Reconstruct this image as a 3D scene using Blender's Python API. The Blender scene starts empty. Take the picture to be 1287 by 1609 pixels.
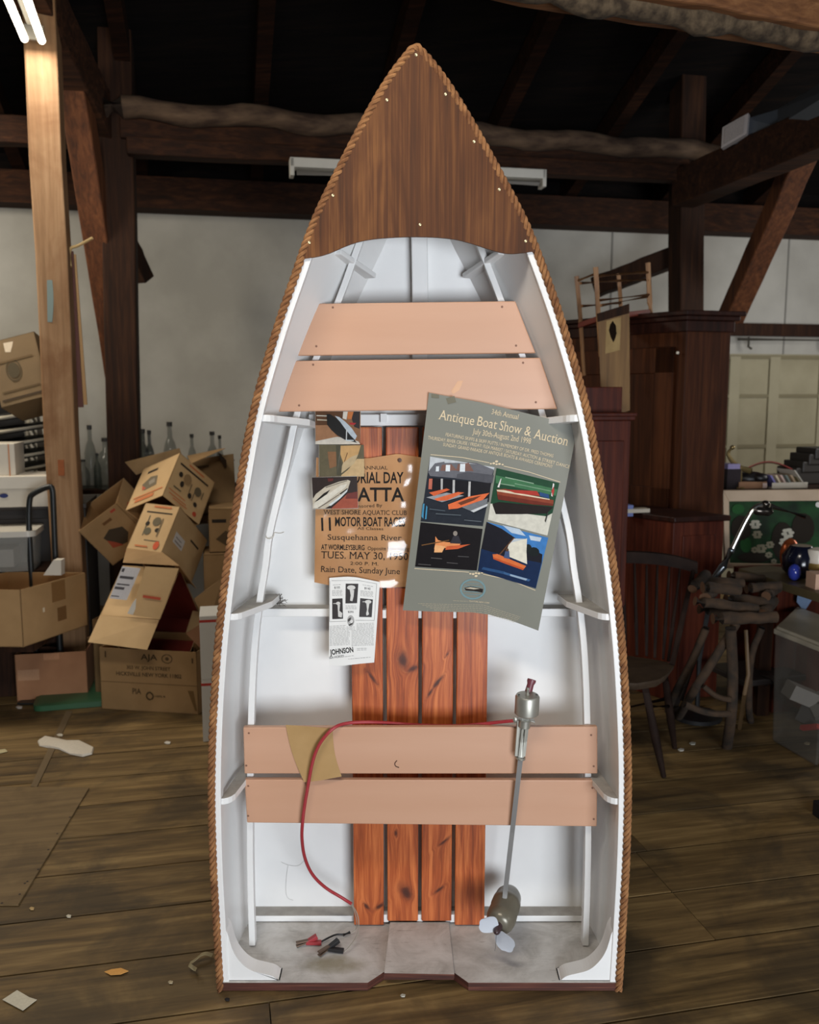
import bpy, bmesh, math, random
import numpy as np
from mathutils import Vector as V, Matrix, Euler, noise as mnoise
R = random.Random(7)
S = bpy.context.scene
COL = S.collection
PI = math.pi

# ---------------------------------------------------------------- camera
FPX, PITCH = 1400.0, math.radians(7.53)
CAM = V((-0.027, -2.24, 1.61))
CP, SP = math.cos(PITCH), math.sin(PITCH)
cd = bpy.data.cameras.new('camera'); cam = bpy.data.objects.new('camera', cd); COL.objects.link(cam)
cd.sensor_fit = 'HORIZONTAL'; cd.sensor_width = 24.0; cd.lens = FPX / 1287 * 24.0
cam.location = CAM; cam.rotation_euler = (PI / 2 - PITCH, 0, 0)
cd.clip_start = 0.05
cd.dof.use_dof = True; cd.dof.focus_distance = 2.4; cd.dof.aperture_fstop = 3.2
S.camera = cam

# ---------------------------------------------------------------- light and exposure
S.view_settings.view_transform = 'Standard'; S.view_settings.look = 'None'
S.view_settings.gamma = 1.0; S.view_settings.use_curve_mapping = False
S.view_settings.exposure = 0.0
W = bpy.data.worlds.new('world'); S.world = W; W.use_nodes = True
W.node_tree.nodes['Background'].inputs[0].default_value = (0.75, 0.85, 1.0, 1)
W.node_tree.nodes['Background'].inputs[1].default_value = 0.02

def area(name, loc, target, sx, sy, power, col, spread=180):
    l = bpy.data.lights.new(name, 'AREA'); l.shape = 'RECTANGLE'; l.size = sx; l.size_y = sy
    l.energy = power; l.color = col; l.spread = math.radians(spread)
    o = bpy.data.objects.new(name, l); COL.objects.link(o); o.location = loc
    o.rotation_euler = (V(target) - V(loc)).to_track_quat('-Z', 'Y').to_euler()
    return o
# daylight through the open doorway behind the photographer
area('daylight_doorway', (1.5, -4.4, 0.85), (0, 0, 0.6), 2.0, 1.5, 205, (0.87, 0.93, 1.0))
area('daylight_side_window', (5.2, -2.6, 1.7), (0, 1.8, 0.9), 1.6, 1.3, 14, (0.95, 0.97, 1.0))
# warm tubes overhead, outside the frame
area('ceiling_tubes_left', (-3.2, 2.2, 3.0), (-2.2, 3.4, 0), 0.4, 1.3, 50, (1.0, 0.9, 0.74))
area('ceiling_tubes_front', (-0.6, -1.6, 3.1), (0, 0.6, 0.6), 1.3, 0.3, 37, (1.0, 0.92, 0.8))
area('rear_wall_fill', (4.3, 3.0, 2.2), (1.2, 6.0, 1.4), 1.2, 1.4, 44, (1.0, 0.97, 0.93))  # added fill lamp, out of frame at right, to brighten the back wall

# ---------------------------------------------------------------- picture measurements -> places
def ray(px, py):
    a, b = (px - 643.5) / FPX, (py - 804.5) / FPX
    return V((a, CP - b * SP, -SP - b * CP))
def at(px, py, y):                      # the point seen there at world depth y
    d = ray(px, py); return CAM + d * ((y - CAM.y) / d.y)
def flo(px, py, z=0.0):                 # the point seen there at height z
    d = ray(px, py); return CAM + d * ((z - CAM.z) / d.z)
def onp(px, py, p0, n):
    d = ray(px, py); return CAM + d * ((V(p0) - CAM).dot(V(n)) / d.dot(V(n)))
PHI = math.radians(12)
U = V((math.cos(PHI), math.sin(PHI), 0)); N = V((-math.sin(PHI), math.cos(PHI), 0)); Z = V((0, 0, 1))
RZ = Matrix((U, N, Z)).transposed()
def rp(px, py, d):                      # point on the room-aligned vertical plane d metres in front of the camera
    return onp(px, py, CAM + V((0, d, 0)), N)

def solve_box(o, a, b, c, depth):
    """corner o (nearest) and its three neighbours as seen; find the right-angled box"""
    rs = [ray(*p) for p in (o, a, b, c)]
    O = CAM + rs[0] * (depth / rs[0].y)
    rr = [np.array(r) for r in rs]; o_ = np.array(O - CAM)
    t = np.array([depth / rs[i].y * 1.05 for i in (1, 2, 3)])
    def F(t):
        e = [rr[i + 1] * t[i] - o_ for i in range(3)]
        return np.array([e[0] @ e[1], e[1] @ e[2], e[0] @ e[2]])
    for _ in range(200):
        f = F(t); J = np.zeros((3, 3))
        for k in range(3):
            h = np.zeros(3); h[k] = 1e-5; J[:, k] = (F(t + h) - f) / 1e-5
        try: st = np.linalg.lstsq(J, -f, rcond=1e-6)[0]
        except Exception: break
        st = np.clip(st, -0.08, 0.08); t = t + st * 0.7
        if abs(f).max() < 1e-9: break
    P = [V(rr[i + 1] * t[i]) + CAM for i in range(3)]
    return O, P[0] - O, P[1] - O, P[2] - O

# ---------------------------------------------------------------- colour and materials
def lin(c):
    return tuple((x / 12.92 if x <= 0.04045 else ((x + 0.055) / 1.055) ** 2.4) for x in (v / 255 for v in c[:3])) + (1.0,)
class NT:
    def __init__(s, name):
        s.m = bpy.data.materials.new(name); s.m.use_nodes = True
        s.t = s.m.node_tree; s.b = s.t.nodes['Principled BSDF']
    def n(s, typ, **kw):
        x = s.t.nodes.new(typ)
        for k, v in kw.items(): setattr(x, k, v)
        return x
    def l(s, a, b): s.t.links.new(a, b)
    def val(s, sock, v):
        if hasattr(v, 'is_output') or isinstance(v, bpy.types.NodeSocket): s.l(v, sock)
        else: sock.default_value = v
    def math(s, op, a, b=0.0, clamp=False):
        x = s.n('ShaderNodeMath', operation=op); x.use_clamp = clamp
        s.val(x.inputs[0], a); s.val(x.inputs[1], b); return x.outputs[0]
    def mix(s, f, a, b, blend='MIX'):
        x = s.n('ShaderNodeMix', data_type='RGBA', blend_type=blend)
        s.val(x.inputs[0], f); s.val(x.inputs[6], a); s.val(x.inputs[7], b); return x.outputs[2]
    def obj(s): return s.n('ShaderNodeTexCoord').outputs['Object']
    def mapping(s, v, scale=(1, 1, 1), loc=(0, 0, 0), rot=(0, 0, 0)):
        x = s.n('ShaderNodeMapping'); s.l(v, x.inputs[0])
        x.inputs['Scale'].default_value = scale; x.inputs['Location'].default_value = loc; x.inputs['Rotation'].default_value = rot
        return x.outputs[0]
    def noise(s, v, scale, detail=4, rough=0.55, dist=0.0):
        x = s.n('ShaderNodeTexNoise'); s.l(v, x.inputs['Vector'])
        x.inputs['Scale'].default_value = scale; x.inputs['Detail'].default_value = detail
        x.inputs['Roughness'].default_value = rough; x.inputs['Distortion'].default_value = dist
        return x.outputs[0]
    def ramp(s, f, stops):
        x = s.n('ShaderNodeValToRGB'); s.l(f, x.inputs[0]); e = x.color_ramp.elements
        while len(e) < len(stops): e.new(0.5)
        for i, (p, c) in enumerate(stops):
            e[i].position = p; e[i].color = c if len(c) == 4 else tuple(c) + (1,)
        return x.outputs[0]
    def bump(s, h, strength, dist=0.002):
        x = s.n('ShaderNodeBump'); s.l(h, x.inputs['Height']); x.inputs['Strength'].default_value = strength
        x.inputs['Distance'].default_value = dist; s.l(x.outputs[0], s.b.inputs['Normal'])
    def base(s, c): s.val(s.b.inputs['Base Color'], c)
    def rough(s, v): s.val(s.b.inputs['Roughness'], v)
MATS = {}
def plain(name, c, rough=0.6, metal=0.0, c2=None, scale=8.0, bump=0.0, bscale=60.0, spec=0.5, stretch=(1, 1, 1)):
    if name in MATS: return MATS[name]
    t = NT(name)
    v = t.mapping(t.obj(), stretch)
    if c2 is not None:
        t.base(t.ramp(t.noise(v, scale, 5), [(0.35, lin(c)), (0.68, lin(c2))]))
    else:
        n = t.noise(v, scale, 3); a = lin(c)
        t.base(t.ramp(n, [(0.3, tuple(x * 0.93 for x in a[:3])), (0.7, a)]))
    t.rough(rough); t.b.inputs['Metallic'].default_value = metal
    t.b.inputs['Specular IOR Level'].default_value = spec
    if bump: t.bump(t.noise(v, bscale, 4), bump)
    MATS[name] = t.m; return t.m
def wood(name, c1, c2, c3, axis=2, fine=55.0, ratio=0.05, rough=0.55, bump=0.25, spec=0.4, coat=0.0, ring=0.35, dirt=None, rot=0.0, attr=False):
    if name in MATS: return MATS[name]
    t = NT(name); o = t.obj()
    if rot: o = t.mapping(o, (1, 1, 1), (0, 0, 0), (0, 0, -rot))
    sc = [fine, fine, fine]; sc[axis] = fine * ratio
    big = [7, 7, 7]; big[axis] = 0.9
    src = o
    if attr:
        at_ = t.n('ShaderNodeAttribute', attribute_name='plank'); cx = t.n('ShaderNodeVectorMath', operation='ADD')
        t.l(o, cx.inputs[0]); sh = t.n('ShaderNodeVectorMath', operation='SCALE'); t.l(at_.outputs['Vector'], sh.inputs[0]); sh.inputs[3].default_value = 9.0
        t.l(sh.outputs[0], cx.inputs[1]); src = cx.outputs[0]
    a = t.noise(t.mapping(src, sc), 1.0, 6, 0.62, 0.6)
    b = t.noise(t.mapping(src, big), 1.0, 4, 0.6, 1.2)
    f = t.math('ADD', t.math('MULTIPLY', a, 1 - ring), t.math('MULTIPLY', b, ring))
    col = t.ramp(f, [(0.33, lin(c1)), (0.5, lin(c2)), (0.66, lin(c3))])
    if attr:
        sx = t.n('ShaderNodeSeparateXYZ'); t.l(at_.outputs['Vector'], sx.inputs[0])
        k = t.math('ADD', t.math('MULTIPLY', sx.outputs[0], 0.5), 0.75)
        col = t.mix(1.0, col, t.ramp(k, [(0, (0, 0, 0)), (1, (1, 1, 1))]), 'MULTIPLY')
    if dirt:
        d = t.ramp(t.noise(o, dirt[1], 5, 0.6, 0.5), [(0.48, (0, 0, 0)), (0.62, (1, 1, 1))])
        col = t.mix(t.math('MULTIPLY', d, dirt[2]), col, lin(dirt[0]))
    t.base(col); t.rough(t.math('ADD', t.math('MULTIPLY', a, 0.15), rough - 0.07))
    t.b.inputs['Specular IOR Level'].default_value = spec
    t.b.inputs['Coat Weight'].default_value = coat; t.b.inputs['Coat Roughness'].default_value = 0.2
    if bump: t.bump(a, bump)
    MATS[name] = t.m; return t.m
def ink(c, rough=0.5, var=0.86, sc=130):
    n = 'print_%02x%02x%02x' % tuple(c) + ('' if var == .86 else '_photo')
    if n in MATS: return MATS[n]
    t = NT(n); t.base(t.ramp(t.noise(t.obj(), sc, 3), [(0.25, tuple(x * var for x in lin(c)[:3])), (0.75, lin(c))]))
    t.rough(rough); t.b.inputs['Specular IOR Level'].default_value = 0.2; MATS[n] = t.m; return t.m
def emit(name, c, s):
    t = NT(name); t.base(lin(c)); t.b.inputs['Emission Color'].default_value = lin(c); t.b.inputs['Emission Strength'].default_value = s
    MATS[name] = t.m; return t.m
def clear(name, c, alpha, rough=0.08):
    if name in MATS: return MATS[name]
    t = NT(name); t.base(lin(c)); t.rough(rough)
    t.b.inputs['Alpha'].default_value = alpha
    MATS[name] = t.m; return t.m

# ---------------------------------------------------------------- mesh building
ORG = {}
def frame_from(d, up=(0, 0, 1)):
    d = V(d).normalized(); u = V(up)
    if abs(d.dot(u.normalized())) > 0.97: u = V((0, 1, 0)) if abs(d.y) < 0.9 else V((1, 0, 0))
    s = d.cross(u).normalized(); w = s.cross(d).normalized()
    return d, s, w
class MB:
    def __init__(s): s.v = []; s.f = []; s.mi = []; s.m = 0
    def add(s, vs, fs):
        k = len(s.v); s.v += [V(v) for v in vs]; s.f += [tuple(i + k for i in f) for f in fs]; s.mi += [s.m] * len(fs); return s
    def par(s, o, a, b, c):           # parallelepiped from corner and three edge vectors
        o, a, b, c = V(o), V(a), V(b), V(c)
        if a.cross(b).dot(c) < 0: a, b = b, a
        vs = [o, o + a, o + a + b, o + b, o + c, o + a + c, o + a + b + c, o + b + c]
        return s.add(vs, [(3, 2, 1, 0), (4, 5, 6, 7), (0, 1, 5, 4), (1, 2, 6, 5), (2, 3, 7, 6), (3, 0, 4, 7)])
    def box(s, c, size, rz=0.0, M=None):
        M = M or Matrix.Rotation(rz, 3, 'Z'); c = V(c)
        a, b, d = (M @ V((size[0], 0, 0)), M @ V((0, size[1], 0)), M @ V((0, 0, size[2])))
        return s.par(c - (a + b + d) / 2, a, b, d)
    def beam(s, p, q, w, h, up=(0, 0, 1), taper=1.0, jit=0.0, seg=1):
        p, q = V(p), V(q); d, x, y = frame_from(q - p, up)
        rings = []
        for i in range(seg + 1):
            t = i / seg; c = p.lerp(q, t); k = 1 + (taper - 1) * t
            if jit: c = c + x * R.uniform(-jit, jit) + y * R.uniform(-jit, jit)
            rings.append([c + x * (w / 2 * k * a) + y * (h / 2 * k * b) for a, b in ((-1, -1), (1, -1), (1, 1), (-1, 1))])
        return s.loft(rings)
    def loft(s, rings, caps=True, closed=True):
        n = len(rings[0]); vs = [v for r in rings for v in r]; fs = []
        for i in range(len(rings) - 1):
            for j in range(n if closed else n - 1):
                k = (j + 1) % n
                fs.append((i * n + j, i * n + k, (i + 1) * n + k, (i + 1) * n + j))
        if caps and closed:
            fs.append(tuple(reversed(range(n)))); fs.append(tuple((len(rings) - 1) * n + j for j in range(n)))
        return s.add(vs, fs)
    def tube(s, pts, r, n=8, caps=True, up=(0, 0, 1)):
        pts = [V(p) for p in pts]; rr = r if isinstance(r, (list, tuple)) else [r] * len(pts)
        rings = []; prev = None
        for i, p in enumerate(pts):
            a = pts[max(i - 1, 0)]; b = pts[min(i + 1, len(pts) - 1)]
            d = (b - a).normalized()
            if prev is None: _, x, y = frame_from(d, up)
            else:
                x = (prev - d * prev.dot(d)); x = x.normalized() if x.length > 1e-6 else frame_from(d)[1]; y = d.cross(x)
            prev = x
            rings.append([p + x * (rr[i] * math.cos(2 * PI * k / n)) + y * (rr[i] * math.sin(2 * PI * k / n)) for k in range(n)])
        return s.loft(rings, caps)
    def lathe(s, p, axis, prof, n=16):   # prof: (along, radius)
        d, x, y = frame_from(axis)
        return s.loft([[V(p) + d * h + (x * math.cos(2 * PI * k / n) + y * math.sin(2 * PI * k / n)) * max(r, 1e-4) for k in range(n)] for h, r in prof])
    def prism(s, poly, t):              # polygon (3D points) extruded by vector t
        k = len(poly); t = V(t); vs = [V(p) for p in poly] + [V(p) + t for p in poly]
        nrm = V((0, 0, 0))
        for i in range(k): nrm += V(poly[i]).cross(V(poly[(i + 1) % k]))
        fl = nrm.dot(t) > 0
        fs = [tuple(range(k)), tuple(range(2 * k - 1, k - 1, -1))] + [(i, i + k, (i + 1) % k + k, (i + 1) % k) for i in range(k)]
        if fl: fs = [tuple(reversed(f)) for f in fs]
        return s.add(vs, fs)
    def ball(s, c, r, n=10, m=7):
        c = V(c); r = V((r, r, r)) if not hasattr(r, '__len__') else V(r)
        rings = []
        for i in range(m + 1):
            th = PI * (0.02 + 0.96 * i / m); rings.append([c + V((r.x * math.sin(th) * math.cos(2 * PI * k / n), r.y * math.sin(th) * math.sin(2 * PI * k / n), -r.z * math.cos(th))) for k in range(n)])
        return s.loft(rings)
    def sheet(s, fn, nu, nv, th=None):  # surface fn(u,v), optional thickness vector
        def grid(off, flip):
            vs = [V(fn(i / nu, j / nv)) + off for j in range(nv + 1) for i in range(nu + 1)]
            fs = []
            for j in range(nv):
                for i in range(nu):
                    a = j * (nu + 1) + i; q = (a, a + 1, a + nu + 2, a + nu + 1); fs.append(q[::-1] if flip else q)
            return vs, fs
        if th is None: return s.add(*grid(V((0, 0, 0)), False))
        k = len(s.v); g1, f1 = grid(V((0, 0, 0)), False); g2, f2 = grid(V(th), True); m = len(g1)
        bd = [i for i in range(nu + 1)] + [j * (nu + 1) + nu for j in range(1, nv + 1)] + [nv * (nu + 1) + i for i in range(nu - 1, -1, -1)] + [j * (nu + 1) for j in range(nv - 1, 0, -1)]
        rim = [(bd[i], bd[i] + m, bd[(i + 1) % len(bd)] + m, bd[(i + 1) % len(bd)]) for i in range(len(bd))]
        return s.add(g1 + g2, f1 + [tuple(i + m for i in f) for f in f2] + rim)
    def build(s, name, mat, parent=None, loc=None, smooth=False, bevel=0.0, attr=None):
        base = ORG[parent.name] if parent else (V(loc) if loc is not None else sum(s.v, V((0, 0, 0))) / max(1, len(s.v)))
        if parent is None and loc is None:
            base = V((base.x, base.y, min(v.z for v in s.v)))
        me = bpy.data.meshes.new(name); me.from_pydata([v - base for v in s.v], [], s.f)
        mats = mat if isinstance(mat, (list, tuple)) else [mat]
        for m in mats: me.materials.append(m)
        me.polygons.foreach_set('material_index', s.mi)
        if attr:
            a = me.attributes.new('plank', 'FLOAT_VECTOR', 'POINT'); a.data.foreach_set('vector', [c for t in attr for c in t])
        bm = bmesh.new(); bm.from_mesh(me); bmesh.ops.recalc_face_normals(bm, faces=bm.faces); bm.to_mesh(me); bm.free()
        if smooth:
            me.polygons.foreach_set('use_smooth', [True] * len(me.polygons))
            me.set_sharp_from_angle(angle=math.radians(40))
        o = bpy.data.objects.new(name, me); COL.objects.link(o)
        if parent: o.parent = parent
        else: o.location = base
        ORG[o.name] = base
        if bevel:
            b = o.modifiers.new('bevel', 'BEVEL'); b.width = bevel; b.segments = 2; b.limit_method = 'ANGLE'; b.angle_limit = math.radians(40)
        return o
def tag(o, label=None, cat=None, group=None, kind=None):
    if label: o['label'] = label
    if cat: o['category'] = cat
    if group: o['group'] = group
    if kind: o['kind'] = kind
    return o
def thing(name, loc, label, cat, group=None):
    o = bpy.data.objects.new(name, None); COL.objects.link(o); o.location = loc; o.empty_display_size = 0.1
    ORG[o.name] = V(loc); return tag(o, label, cat, group)
def dup(root, loc, rot=None, label=None):
    c = root.copy(); COL.objects.link(c); c.location = loc
    if rot is not None: c.rotation_euler = rot
    if label: c['label'] = label
    for ch in root.children:
        k = ch.copy(); COL.objects.link(k); k.parent = c
        for g in ch.children:
            d = g.copy(); COL.objects.link(d); d.parent = k
    return c
def chaikin(p, it=2, closed=False):
    for _ in range(it):
        q = [p[0]]
        for a, b in zip(p, p[1:]): q += [a.lerp(b, 0.25), a.lerp(b, 0.75)]
        q.append(p[-1]); p = q
    return p
def resample(p, n):
    L = [0.0]
    for a, b in zip(p, p[1:]): L.append(L[-1] + (b - a).length)
    out = []; j = 0
    for i in range(n):
        t = L[-1] * i / (n - 1)
        while j < len(L) - 2 and L[j + 1] < t: j += 1
        f = (t - L[j]) / max(1e-9, L[j + 1] - L[j]); out.append(p[j].lerp(p[j + 1], min(1, f)))
    return out

# ---------------------------------------------------------------- lettering
TXT = {}
def letters(text, serif=False, bold=0.0):
    """flat outline of a word at unit cap size -> verts (x,y), faces, width"""
    k = (text, serif, bold)
    if k in TXT: return TXT[k]
    c = bpy.data.curves.new('lettering', 'FONT'); c.body = text; c.size = 1.0; c.resolution_u = 3; c.offset = bold
    o = bpy.data.objects.new('lettering', c); COL.objects.link(o)
    dg = bpy.context.evaluated_depsgraph_get(); me = bpy.data.meshes.new_from_object(o.evaluated_get(dg))
    vs = [(v.co.x, v.co.y) for v in me.vertices]; fs = [tuple(p.vertices) for p in me.polygons]
    if serif:
        cnt = {}
        for f in fs:
            for a, b in zip(f, f[1:] + f[:1]): cnt[tuple(sorted((a, b)))] = cnt.get(tuple(sorted((a, b))), 0) + 1
        for (a, b), q in cnt.items():
            if q != 1: continue
            (x0, y0), (x1, y1) = vs[a], vs[b]; w = abs(x1 - x0)
            if abs(y1 - y0) < 0.004 and 0.04 < w < 0.15 and (abs(y0) < 0.02 or y0 > 0.4):
                lo, hi = min(x0, x1) - 0.055, max(x0, x1) + 0.055
                t = 0.035 if y0 < 0.02 else -0.035; n = len(vs)
                vs += [(lo, y0), (hi, y0), (hi, y0 + t), (lo, y0 + t)]; fs.append((n, n + 1, n + 2, n + 3))
    w = max(v[0] for v in vs) if vs else 1.0; x0 = min(v[0] for v in vs)
    bpy.data.objects.remove(o); bpy.data.meshes.remove(me); bpy.data.curves.remove(c)
    vs = [(x - x0, y) for x, y in vs]
    TXT[k] = (vs, fs, w - x0); return TXT[k]
def put_text(mb, text, p0, p1, h, fn, serif=False, slant=0.0, vert=None, bold=0.0):
    """text along picture line p0->p1 (baseline), cap height h pixels, fn maps picture px -> surface"""
    vs, fs, w = letters(text, serif, bold)
    dx, dy = (p1[0] - p0[0]) / w, (p1[1] - p0[1]) / w
    L = math.hypot(dx, dy) or 1; ux, uy = (dy / L, -dx / L) if vert is None else vert
    k = h / 0.69
    mb.add([fn(p0[0] + x * dx + ux * y * k + slant * y * k * dx / L, p0[1] + x * dy + uy * y * k) for x, y in vs], fs)
# ================================================================ the room
m_beam = wood('old_dark_timber', (26, 14, 8), (48, 27, 15), (72, 43, 25), axis=0, fine=40, rough=0.8, bump=0.6, spec=0.2)
m_post = wood('old_timber_upright', (50, 27, 14), (82, 46, 24), (106, 64, 36), axis=2, fine=40, rough=0.75, bump=0.5, spec=0.25)
m_darkpost = wood('dark_timber_upright', (24, 13, 7), (44, 25, 14), (64, 39, 23), axis=2, fine=40, rough=0.8, bump=0.5, spec=0.2)
m_pale_post = wood('pale_timber_upright', (118, 88, 60), (144, 110, 78), (160, 128, 96), axis=2, fine=30, rough=0.75, bump=0.4, spec=0.25, dirt=((110, 72, 42), 2.0, 0.6))
m_bark = plain('bark', (54, 42, 30), 0.95, c2=(110, 92, 70), scale=24, bump=1.0, bscale=50)
m_wall = plain('white_plaster', (158, 155, 147), 0.9, c2=(176, 173, 165), scale=2.2, bump=0.08, bscale=30)
m_cream = plain('cream_paint', (140, 132, 106), 0.75, c2=(156, 148, 122), scale=3)
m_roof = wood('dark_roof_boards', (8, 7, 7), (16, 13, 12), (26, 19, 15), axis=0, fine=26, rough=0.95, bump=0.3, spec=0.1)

m_rafter = wood('dark_rafter', (16, 9, 5), (32, 17, 9), (50, 28, 16), axis=0, fine=40, rough=0.9, bump=0.4, spec=0.1)
# floor: wide old planks running with the room
t_floor = wood('worn_floor_boards', (64, 49, 28), (116, 92, 56), (158, 130, 84), axis=0, fine=34, ratio=0.06, rough=0.62, bump=0.35, spec=0.35, ring=0.55, dirt=((52, 44, 32), 2.6, 0.6), rot=PHI, attr=True)
O0 = flo(0, 1453); b0 = O0.dot(N)
fl = MB(); at_ = []
k = -9
while k < 24:
    wdt = 0.262; b = b0 + k * wdt; a = -6.0 + R.uniform(-1.5, 0)
    while a < 6.5:
        ln = R.uniform(2.6, 4.4); rv = (R.random(), R.random(), R.random())
        h = R.uniform(-0.0015, 0.0)
        fl.par(U * (a + 0.0015) + N * (b + 0.004) + Z * (h - 0.03), U * (ln - 0.003), N * (wdt - 0.008), Z * 0.03)
        at_ += [rv] * 8; a += ln
    k += 1
o = fl.build('floor', t_floor, loc=(0, 0, 0), attr=at_); tag(o, 'worn wide brown floorboards', 'floor', kind='structure')
sub = MB(); sub.par(U * -7 + N * (b0 - 2.6) + Z * -0.08, U * 15, N * 9.5, Z * 0.04)
o = sub.build('floor_subfloor', plain('dark_subfloor', (20, 15, 10), 0.9), loc=(0, 0, -0.08)); tag(o, 'dark gaps under the floorboards', 'floor', kind='structure')

# rear wall with its plaster panels, timber plate on top, cream sliding door on the right
WD = 7.2
def wallpt(px, py, off=0.0): return onp(px, py, CAM + V((0, WD, 0)) - N * off, N)
pc = CAM + V((0, WD, 0)); pc.z = 0
wtop = wallpt(643, 352).z
w = MB(); w.par(pc - U * 5.5, U * 12, N * 0.12, Z * wtop)
o = w.build('wall_back', m_wall, loc=pc); tag(o, 'white plastered back wall', 'wall', kind='structure')
for px in (216, 952, 1222):
    j = MB(); b_ = wallpt(px, 700, 0.004); j.par(V((b_.x, b_.y, 0.9)), U * 0.014, N * 0.01, Z * (wtop - 0.9))
    o = j.build('trim_%d' % (1 + (216, 952, 1222).index(px)), plain('joint_grey', (120, 118, 112), 0.9)); tag(o, 'thin upright joint strip on the white wall', 'trim', kind='structure')
w = MB(); w.beam(pc - U * 5.5 + Z * (wtop + 0.11) - N * 0.06, pc + U * 6.5 + Z * (wtop + 0.11) - N * 0.06, 0.3, 0.22)
o = w.build('wall_plate_beam', m_beam, loc=pc + Z * wtop); tag(o, 'dark timber plate along the top of the white wall', 'beam', kind='structure')
# side walls that close the barn
for nm, a in (('wall_left', -5.6), ('wall_right', 6.6)):
    w = MB(); w.par(pc + U * a - N * 12, U * 0.1, N * 12.2, Z * 3.2)
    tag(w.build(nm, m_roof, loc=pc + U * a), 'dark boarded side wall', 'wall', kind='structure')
# roof boards and rafters
def roofz(b): return 3.25 + (WD - b) * 0.34
r = MB(); camb = CAM.dot(N)
for i in range(22):
    b1 = WD - i * 0.38; b2 = b1 - 0.37
    A = CAM + N * b1; B = CAM + N * b2; A.z = roofz(b1); B.z = roofz(b2)
    r.par(A - U * 6, U * 13, B - A, Z * 0.03)
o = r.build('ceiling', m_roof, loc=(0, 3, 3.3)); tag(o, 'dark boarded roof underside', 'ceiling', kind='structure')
for i in range(13):
    a = -4.6 + i * 0.82
    A = CAM + U * a + N * WD; A.z = roofz(WD) - 0.1; B = CAM + U * a + N * 0.5; B.z = roofz(0.5) - 0.1
    b = MB(); b.beam(A, B, 0.09, 0.15); o = b.build('rafter_beam', m_rafter, loc=A)
    tag(o, 'dark sloping rafter under the roof boards', 'rafter', 'rafters under the dark roof', 'structure')

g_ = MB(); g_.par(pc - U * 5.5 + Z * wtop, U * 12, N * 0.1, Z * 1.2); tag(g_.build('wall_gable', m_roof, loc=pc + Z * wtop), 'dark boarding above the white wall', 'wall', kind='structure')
# ---- big timbers
def timber(name, p, q, w, h, mat, label, cat, jit=0.004, seg=8, up=(0, 0, 1), bevel=0.008):
    b = MB(); b.beam(p, q, w, h, up, 1.0, jit, seg)
    o = b.build(name, mat, loc=(V(p) + V(q)) / 2, bevel=bevel); return tag(o, label, cat, kind='structure')
D1 = 5.2
pb = rp(118, 1062, D1 - 0.05); pbx = at(118, 1062, flo(118, 1070).y)
pale_t = at(66, 66, pbx.y); pale_t.z = at(66, -40, pbx.y).z
pale = timber('pale_post', V((pbx.x, pbx.y, 0)), V((pale_t.x + 0.0, pale_t.y, pale_t.z)), 0.16, 0.16, m_pale_post, 'pale timber post lit by the tube light at the left edge', 'post', up=tuple(N))
mq = at(101, 733, pale.location.y); mp_ = MB(); mp_.box((mq.x, pale.location.y - .081, mq.z), (.062, .006, .085)); o = mp_.build('mortise_plug', plain('fresh_orange_wood', (128, 68, 30), .8, c2=(150, 84, 40), scale=20), pale); o['label'] = 'orange patch of fresh wood'
def upright(name, px0, py0, px1, w, D, mat, label, ztop):
    p = rp(px1, 900, D); q = rp(px0, py0, D); d = q - p
    p2 = p - d * (p.z / d.z) if abs(d.z) > 1e-6 else p
    t = p2 + d * ((ztop - p2.z) / d.z)
    return timber(name, p2, t, w, w, mat, label, 'post', up=tuple(N))
upright('dark_post', 183, 100, 200, 0.19, 6.0, m_darkpost, 'dark brown timber post standing against the white wall left of the boat', 4.2)
upright('dark_post', 1080, 200, 1074, 0.18, 6.0, m_darkpost, 'reddish brown timber post rising behind the tall cabinet', 4.2)
# log and two squared beams spanning between the posts
def span(name, a, b, D, w, h, mat, label, logr=None):
    p, q = rp(*a, D), rp(*b, D)
    if logr:
        m = MB(); n_ = 40; pts = [p.lerp(q, i / n_) + Z * (0.012 * math.sin(i * 0.9) + R.uniform(-.006, .006)) for i in range(n_ + 1)]
        m.tube(pts, [logr * (1 + 0.06 * math.sin(i * 1.7)) for i in range(n_ + 1)], 14)
        return tag(m.build(name, mat, loc=p, smooth=True), label, 'beam', kind='structure')
    return timber(name, p, q, w, h, mat, label, 'beam')
m_log = plain('peeling_log', (58, 40, 28), 0.9, c2=(104, 82, 62), scale=9, bump=0.8, bscale=30, stretch=(0.5, 2, 2))
span('log_beam', (165, 168), (1130, 240), 5.85, 0, 0, m_log, 'round peeling log spanning the barn above the strip light', 0.062)
span('squared_beam', (190, 205), (1075, 258), 5.95, 0.14, 0.12, m_beam, 'upper squared beam just under the round log')
span('squared_beam', (200, 232), (1075, 274), 5.9, 0.12, 0.1, m_beam, 'lower squared beam carrying the strip light')
span('squared_beam', (-60, 202), (160, 212), 6.2, 0.12, 0.16, m_beam, 'squared beam left of the dark post')
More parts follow.
